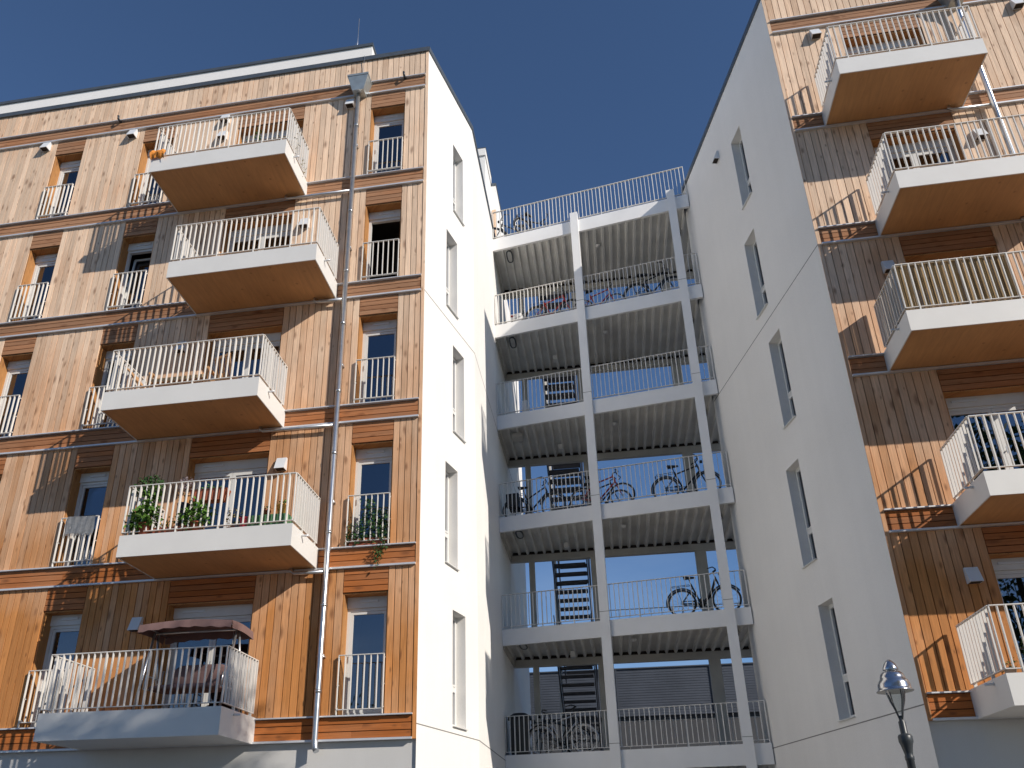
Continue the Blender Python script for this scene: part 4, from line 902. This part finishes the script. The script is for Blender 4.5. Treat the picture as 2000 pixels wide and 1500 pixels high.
# B2: wooden lounge furniture
z2_ = fz(2)
T = empty('wooden_bench', (-4.72, -0.62, z2_)); tag(T, 'wooden bench with pale cushion behind the railing of the third left balcony', 'bench')
b = MB()
for i in range(5): b.box(-0.62, 0.62, -0.28+i*0.11, -0.19+i*0.11, 0.36, 0.385)
b.build('seat', 'outwood', T)
b = MB()
for i in range(3): b.obox((-0.62, 0.30+i*0.04, 0.48+i*0.12), (0.62, 0.30+i*0.04, 0.48+i*0.12), 0.02, 0.09)
b.build('backrest', 'outwood', T)
for x in (-0.6, 0.6):
    b = MB(); b.box(x-0.03, x+0.03, -0.28, -0.22, 0, 0.6); b.box(x-0.03, x+0.03, 0.24, 0.30, 0, 0.8); b.box(x-0.03, x+0.03, -0.28, 0.3, 0.6, 0.63); b.build('leg', 'outwood', T)
b = MB(); b.box(-0.55, 0.55, -0.26, 0.24, 0.386, 0.47); b.build('cushion', 'curt1', T)
T = empty('leaning_board', (-5.62, -0.75, z2_)); tag(T, 'plain wooden board leaning against the left side railing of the third left balcony', 'board')
b = MB(); b.obox((-0.22, 0, 0.78), (0.34, 0.1, 0.02), 0.02, 0.5, updir=(0, 1, 0)); b.build('board', 'outwood', T)
chair((-3.72, -0.62, z2_), rad(160), 'outwood', 'wooden chair beside the balcony door of the third left balcony', 0.9)
# B0: swing seat
z0_ = fz(0)
T = empty('swing_seat', (-3.78, -0.62, z0_)); tag(T, 'garden swing seat with a mauve canopy on the lowest left balcony', 'swing seat')
b = MB(); X0, X1, Y0, Y1, zc = -0.80, 0.86, -0.42, 0.42, 1.44
NX = 18
def CZ(u, v_): return zc+0.05*math.sin(math.pi*min(1, max(0, u)))+0.03*math.sin(math.pi*v_)
for i in range(NX):
    for j in range(6):
        f_ = lambda a, c: (X0+(X1-X0)*a/NX, Y0+(Y1-Y0)*c/6, CZ(a/NX, c/6))
        b.face([f_(i, j), f_(i+1, j), f_(i+1, j+1), f_(i, j+1)], smooth=True)
    for y, c, s in ((Y0, 0, 1), (Y1, 6, -1)):
        dz = lambda a: 0.13+0.012*math.sin(a*2.1)
        p0, p1 = f_(i, c), f_(i+1, c); off = -0.03*s
        b.face([p0, p1, (p1[0], p1[1]+off, p1[2]-dz(i+1)), (p0[0], p0[1]+off, p0[2]-dz(i))], smooth=True)
for j in range(6):
    for a, off in ((0, -0.02), (NX, 0.02)):
        p0, p1 = f_(a, j), f_(a, j+1); b.face([p0, p1, (p1[0]+off, p1[1], p1[2]-0.14), (p0[0]+off, p0[1], p0[2]-0.14)], smooth=True)
b.build('canopy', 'mauve', T)
b = MB()
for x in (-0.72, 0.78):
    b.tube([(x, -0.36, 0.02), (x, -0.05, 1.38)], 0.022, 8); b.tube([(x, 0.36, 0.02), (x, 0.05, 1.38)], 0.022, 8); b.tube([(x, -0.38, 1.42), (x, 0.38, 1.42)], 0.015, 8); b.tube([(x, -0.5, 0.02), (x, 0.45, 0.02)], 0.022, 8)
b.tube([(-0.72, 0, 1.39), (0.78, 0, 1.39)], 0.022, 8)
b.build('steel_frame', 'zinc', T)
b = MB()
def cush(c, rr):
    prof = []
    N = 12
    base = len(b.v)
    for j in range(9):
        v_ = math.pi*j/8
        for i in range(N):
            u = 2*math.pi*i/N; sx_ = math.copysign(abs(math.cos(u))**0.4, math.cos(u)); sy_ = math.copysign(abs(math.sin(u))**0.4, math.sin(u)); sv = math.sin(v_)**0.4 if 0 < j < 8 else 0
            b.v.append((c[0]+rr[0]*sx_*sv, c[1]+rr[1]*sy_*sv, c[2]+rr[2]*math.copysign(abs(math.cos(v_))**0.6, math.cos(v_))))
    for j in range(8):
        for i in range(N): b.f.append((base+j*N+i, base+j*N+(i+1) % N, base+(j+1)*N+(i+1) % N, base+(j+1)*N+i)); b.b.append(0); b.sm.append(True)
cush((0, 0.0, 0.42), (0.64, 0.26, 0.05)); b.build('seat_cushion', 'mauve', T)
b = MB(); cush((0.1, 0.2, 0.66), (0.52, 0.05, 0.20)); b.build('back_cushion', 'mauve', T)
b = MB()
for x in (-0.66, 0.70): b.tube([(x, -0.24, 0.40), (x, 0.24, 0.42), (x, 0.30, 0.80)], 0.015, 6); b.tube([(x, -0.24, 0.4), (x, -0.22, 0.62), (x, 0.2, 0.62)], 0.015, 6); b.tube([(x, 0, 0.62), (x, 0, 1.38)], 0.006, 5)
b.build('seat_frame', 'zinc', T)
# towel on the French window rail
b = MB(); n = 14
for i in range(n):
    for j in range(8):
        def P(i, j): u, v_ = i/n, j/8; return (-7.10+0.60*u, -0.075-0.004*math.sin(i*1.9+j*0.3)-0.008*math.sin(i*0.5+j*0.7), ZU(1)+1.015-0.36*v_-0.02*u)
        b.face([P(i, j), P(i+1, j), P(i+1, j+1), P(i, j+1)], smooth=True)
    b.face([(-7.10+0.60*i/n, -0.075, ZU(1)+1.012), (-7.10+0.6*(i+1)/n, -0.075, ZU(1)+1.012), (-7.10+0.6*(i+1)/n, -0.015, ZU(1)+1.0), (-7.10+0.6*i/n, -0.015, ZU(1)+1.0)])
for i in range(28): x = -7.09+0.58*i/27; b.obox((x, -0.08, ZU(1)+0.655-0.02*i/27), (x+R.uniform(-.01, .01), -0.08, ZU(1)+0.61-0.02*i/27), 0.006, 0.006)
tag(b.build('towel', 'towel'), 'grey fringed towel hung over a French window guard rail, left of the planted balcony', 'towel')
# vine on window A, first floor up
T = empty('climbing_plant', (-0.98, -0.03, ZU(1))); tag(T, 'green vine filling a French window guard rail beside the rain pipe and trailing below', 'plant')
b = MB(); b.box(-0.34, 0.34, 0.0, 0.12, 0.0, 0.14); b.build('trough', 'terra', T)
b = MB(); b.leaves((-0.22, 0.0, 0.22), (0.22, 0.09, 0.24), 230, 0.065); b.leaves((0.06, 0.0, 0.44), (0.22, 0.09, 0.44), 420, 0.065); b.leaves((0.30, 0.0, 0.35), (0.12, 0.09, 0.38), 190, 0.06)
b.leaves((0.0, 0.0, 0.88), (0.25, 0.05, 0.07), 40, 0.05); b.leaves((0.26, -0.06, -0.13), (0.13, 0.06, 0.17), 110, 0.05); b.leaves((0.22, -0.07, -0.33), (0.06, 0.03, 0.14), 30, 0.045); b.build('foliage', 'leafd', T)

# ================================================================= things on the right balconies
T = empty('reed_screen', (8.53, 0, fz(2))); tag(T, 'straw coloured reed screen inside the railing of a balcony on the right block', 'screen')
b = MB(); rn = random.Random(5)
x = 0.06
while x < 1.80:
    b.obox((x+rn.uniform(-.003, .003), -D+0.07+rn.uniform(-.004, .004), 0.0), (x+rn.uniform(-.006, .006), -D+0.07, 0.98+rn.uniform(-.03, .03)), 0.013, 0.012, rn.random(), (0, 1, 0)); x += rn.uniform(0.015, 0.022)
b.build('front_panel', 'reed', T)
b = MB(); y = -D+0.08
while y < -0.1:
    b.obox((0.055, y, 0.0), (0.055+rn.uniform(-.005, .005), y+rn.uniform(-.01, .01), 0.97+rn.uniform(-.04, .04)), 0.012, 0.013, rn.random(), (0, 1, 0)); y += rn.uniform(0.015, 0.024)
b.build('side_panel', 'reed', T)
potted('potted_plant', (8.75, -0.95, fz(0)), 0.08, 0.1, 'bikewhite', 'leafg', [((0, 0, 0.16), (0.1, 0.3, 0.08), 70)], 0, 0.04, 'small green plant at the foot of the side railing, lowest right balcony')
potted('potted_plant', (9.2, -0.9, fz(0)), 0.12, 0.18, 'terra', 'leafd', [((0, 0, 0.36), (0.28, 0.16, 0.2), 240)], 0, 0.05, 'dark leafy plant on the lowest right balcony at the picture edge')
potted('potted_plant', (10.45, -1.0, fz(4)), 0.1, 0.14, 'terra', 'leafd', [((0, 0, 0.26), (0.3, 0.1, 0.13), 140)], 0, 0.05, 'low green plant behind the topmost right balcony railing')
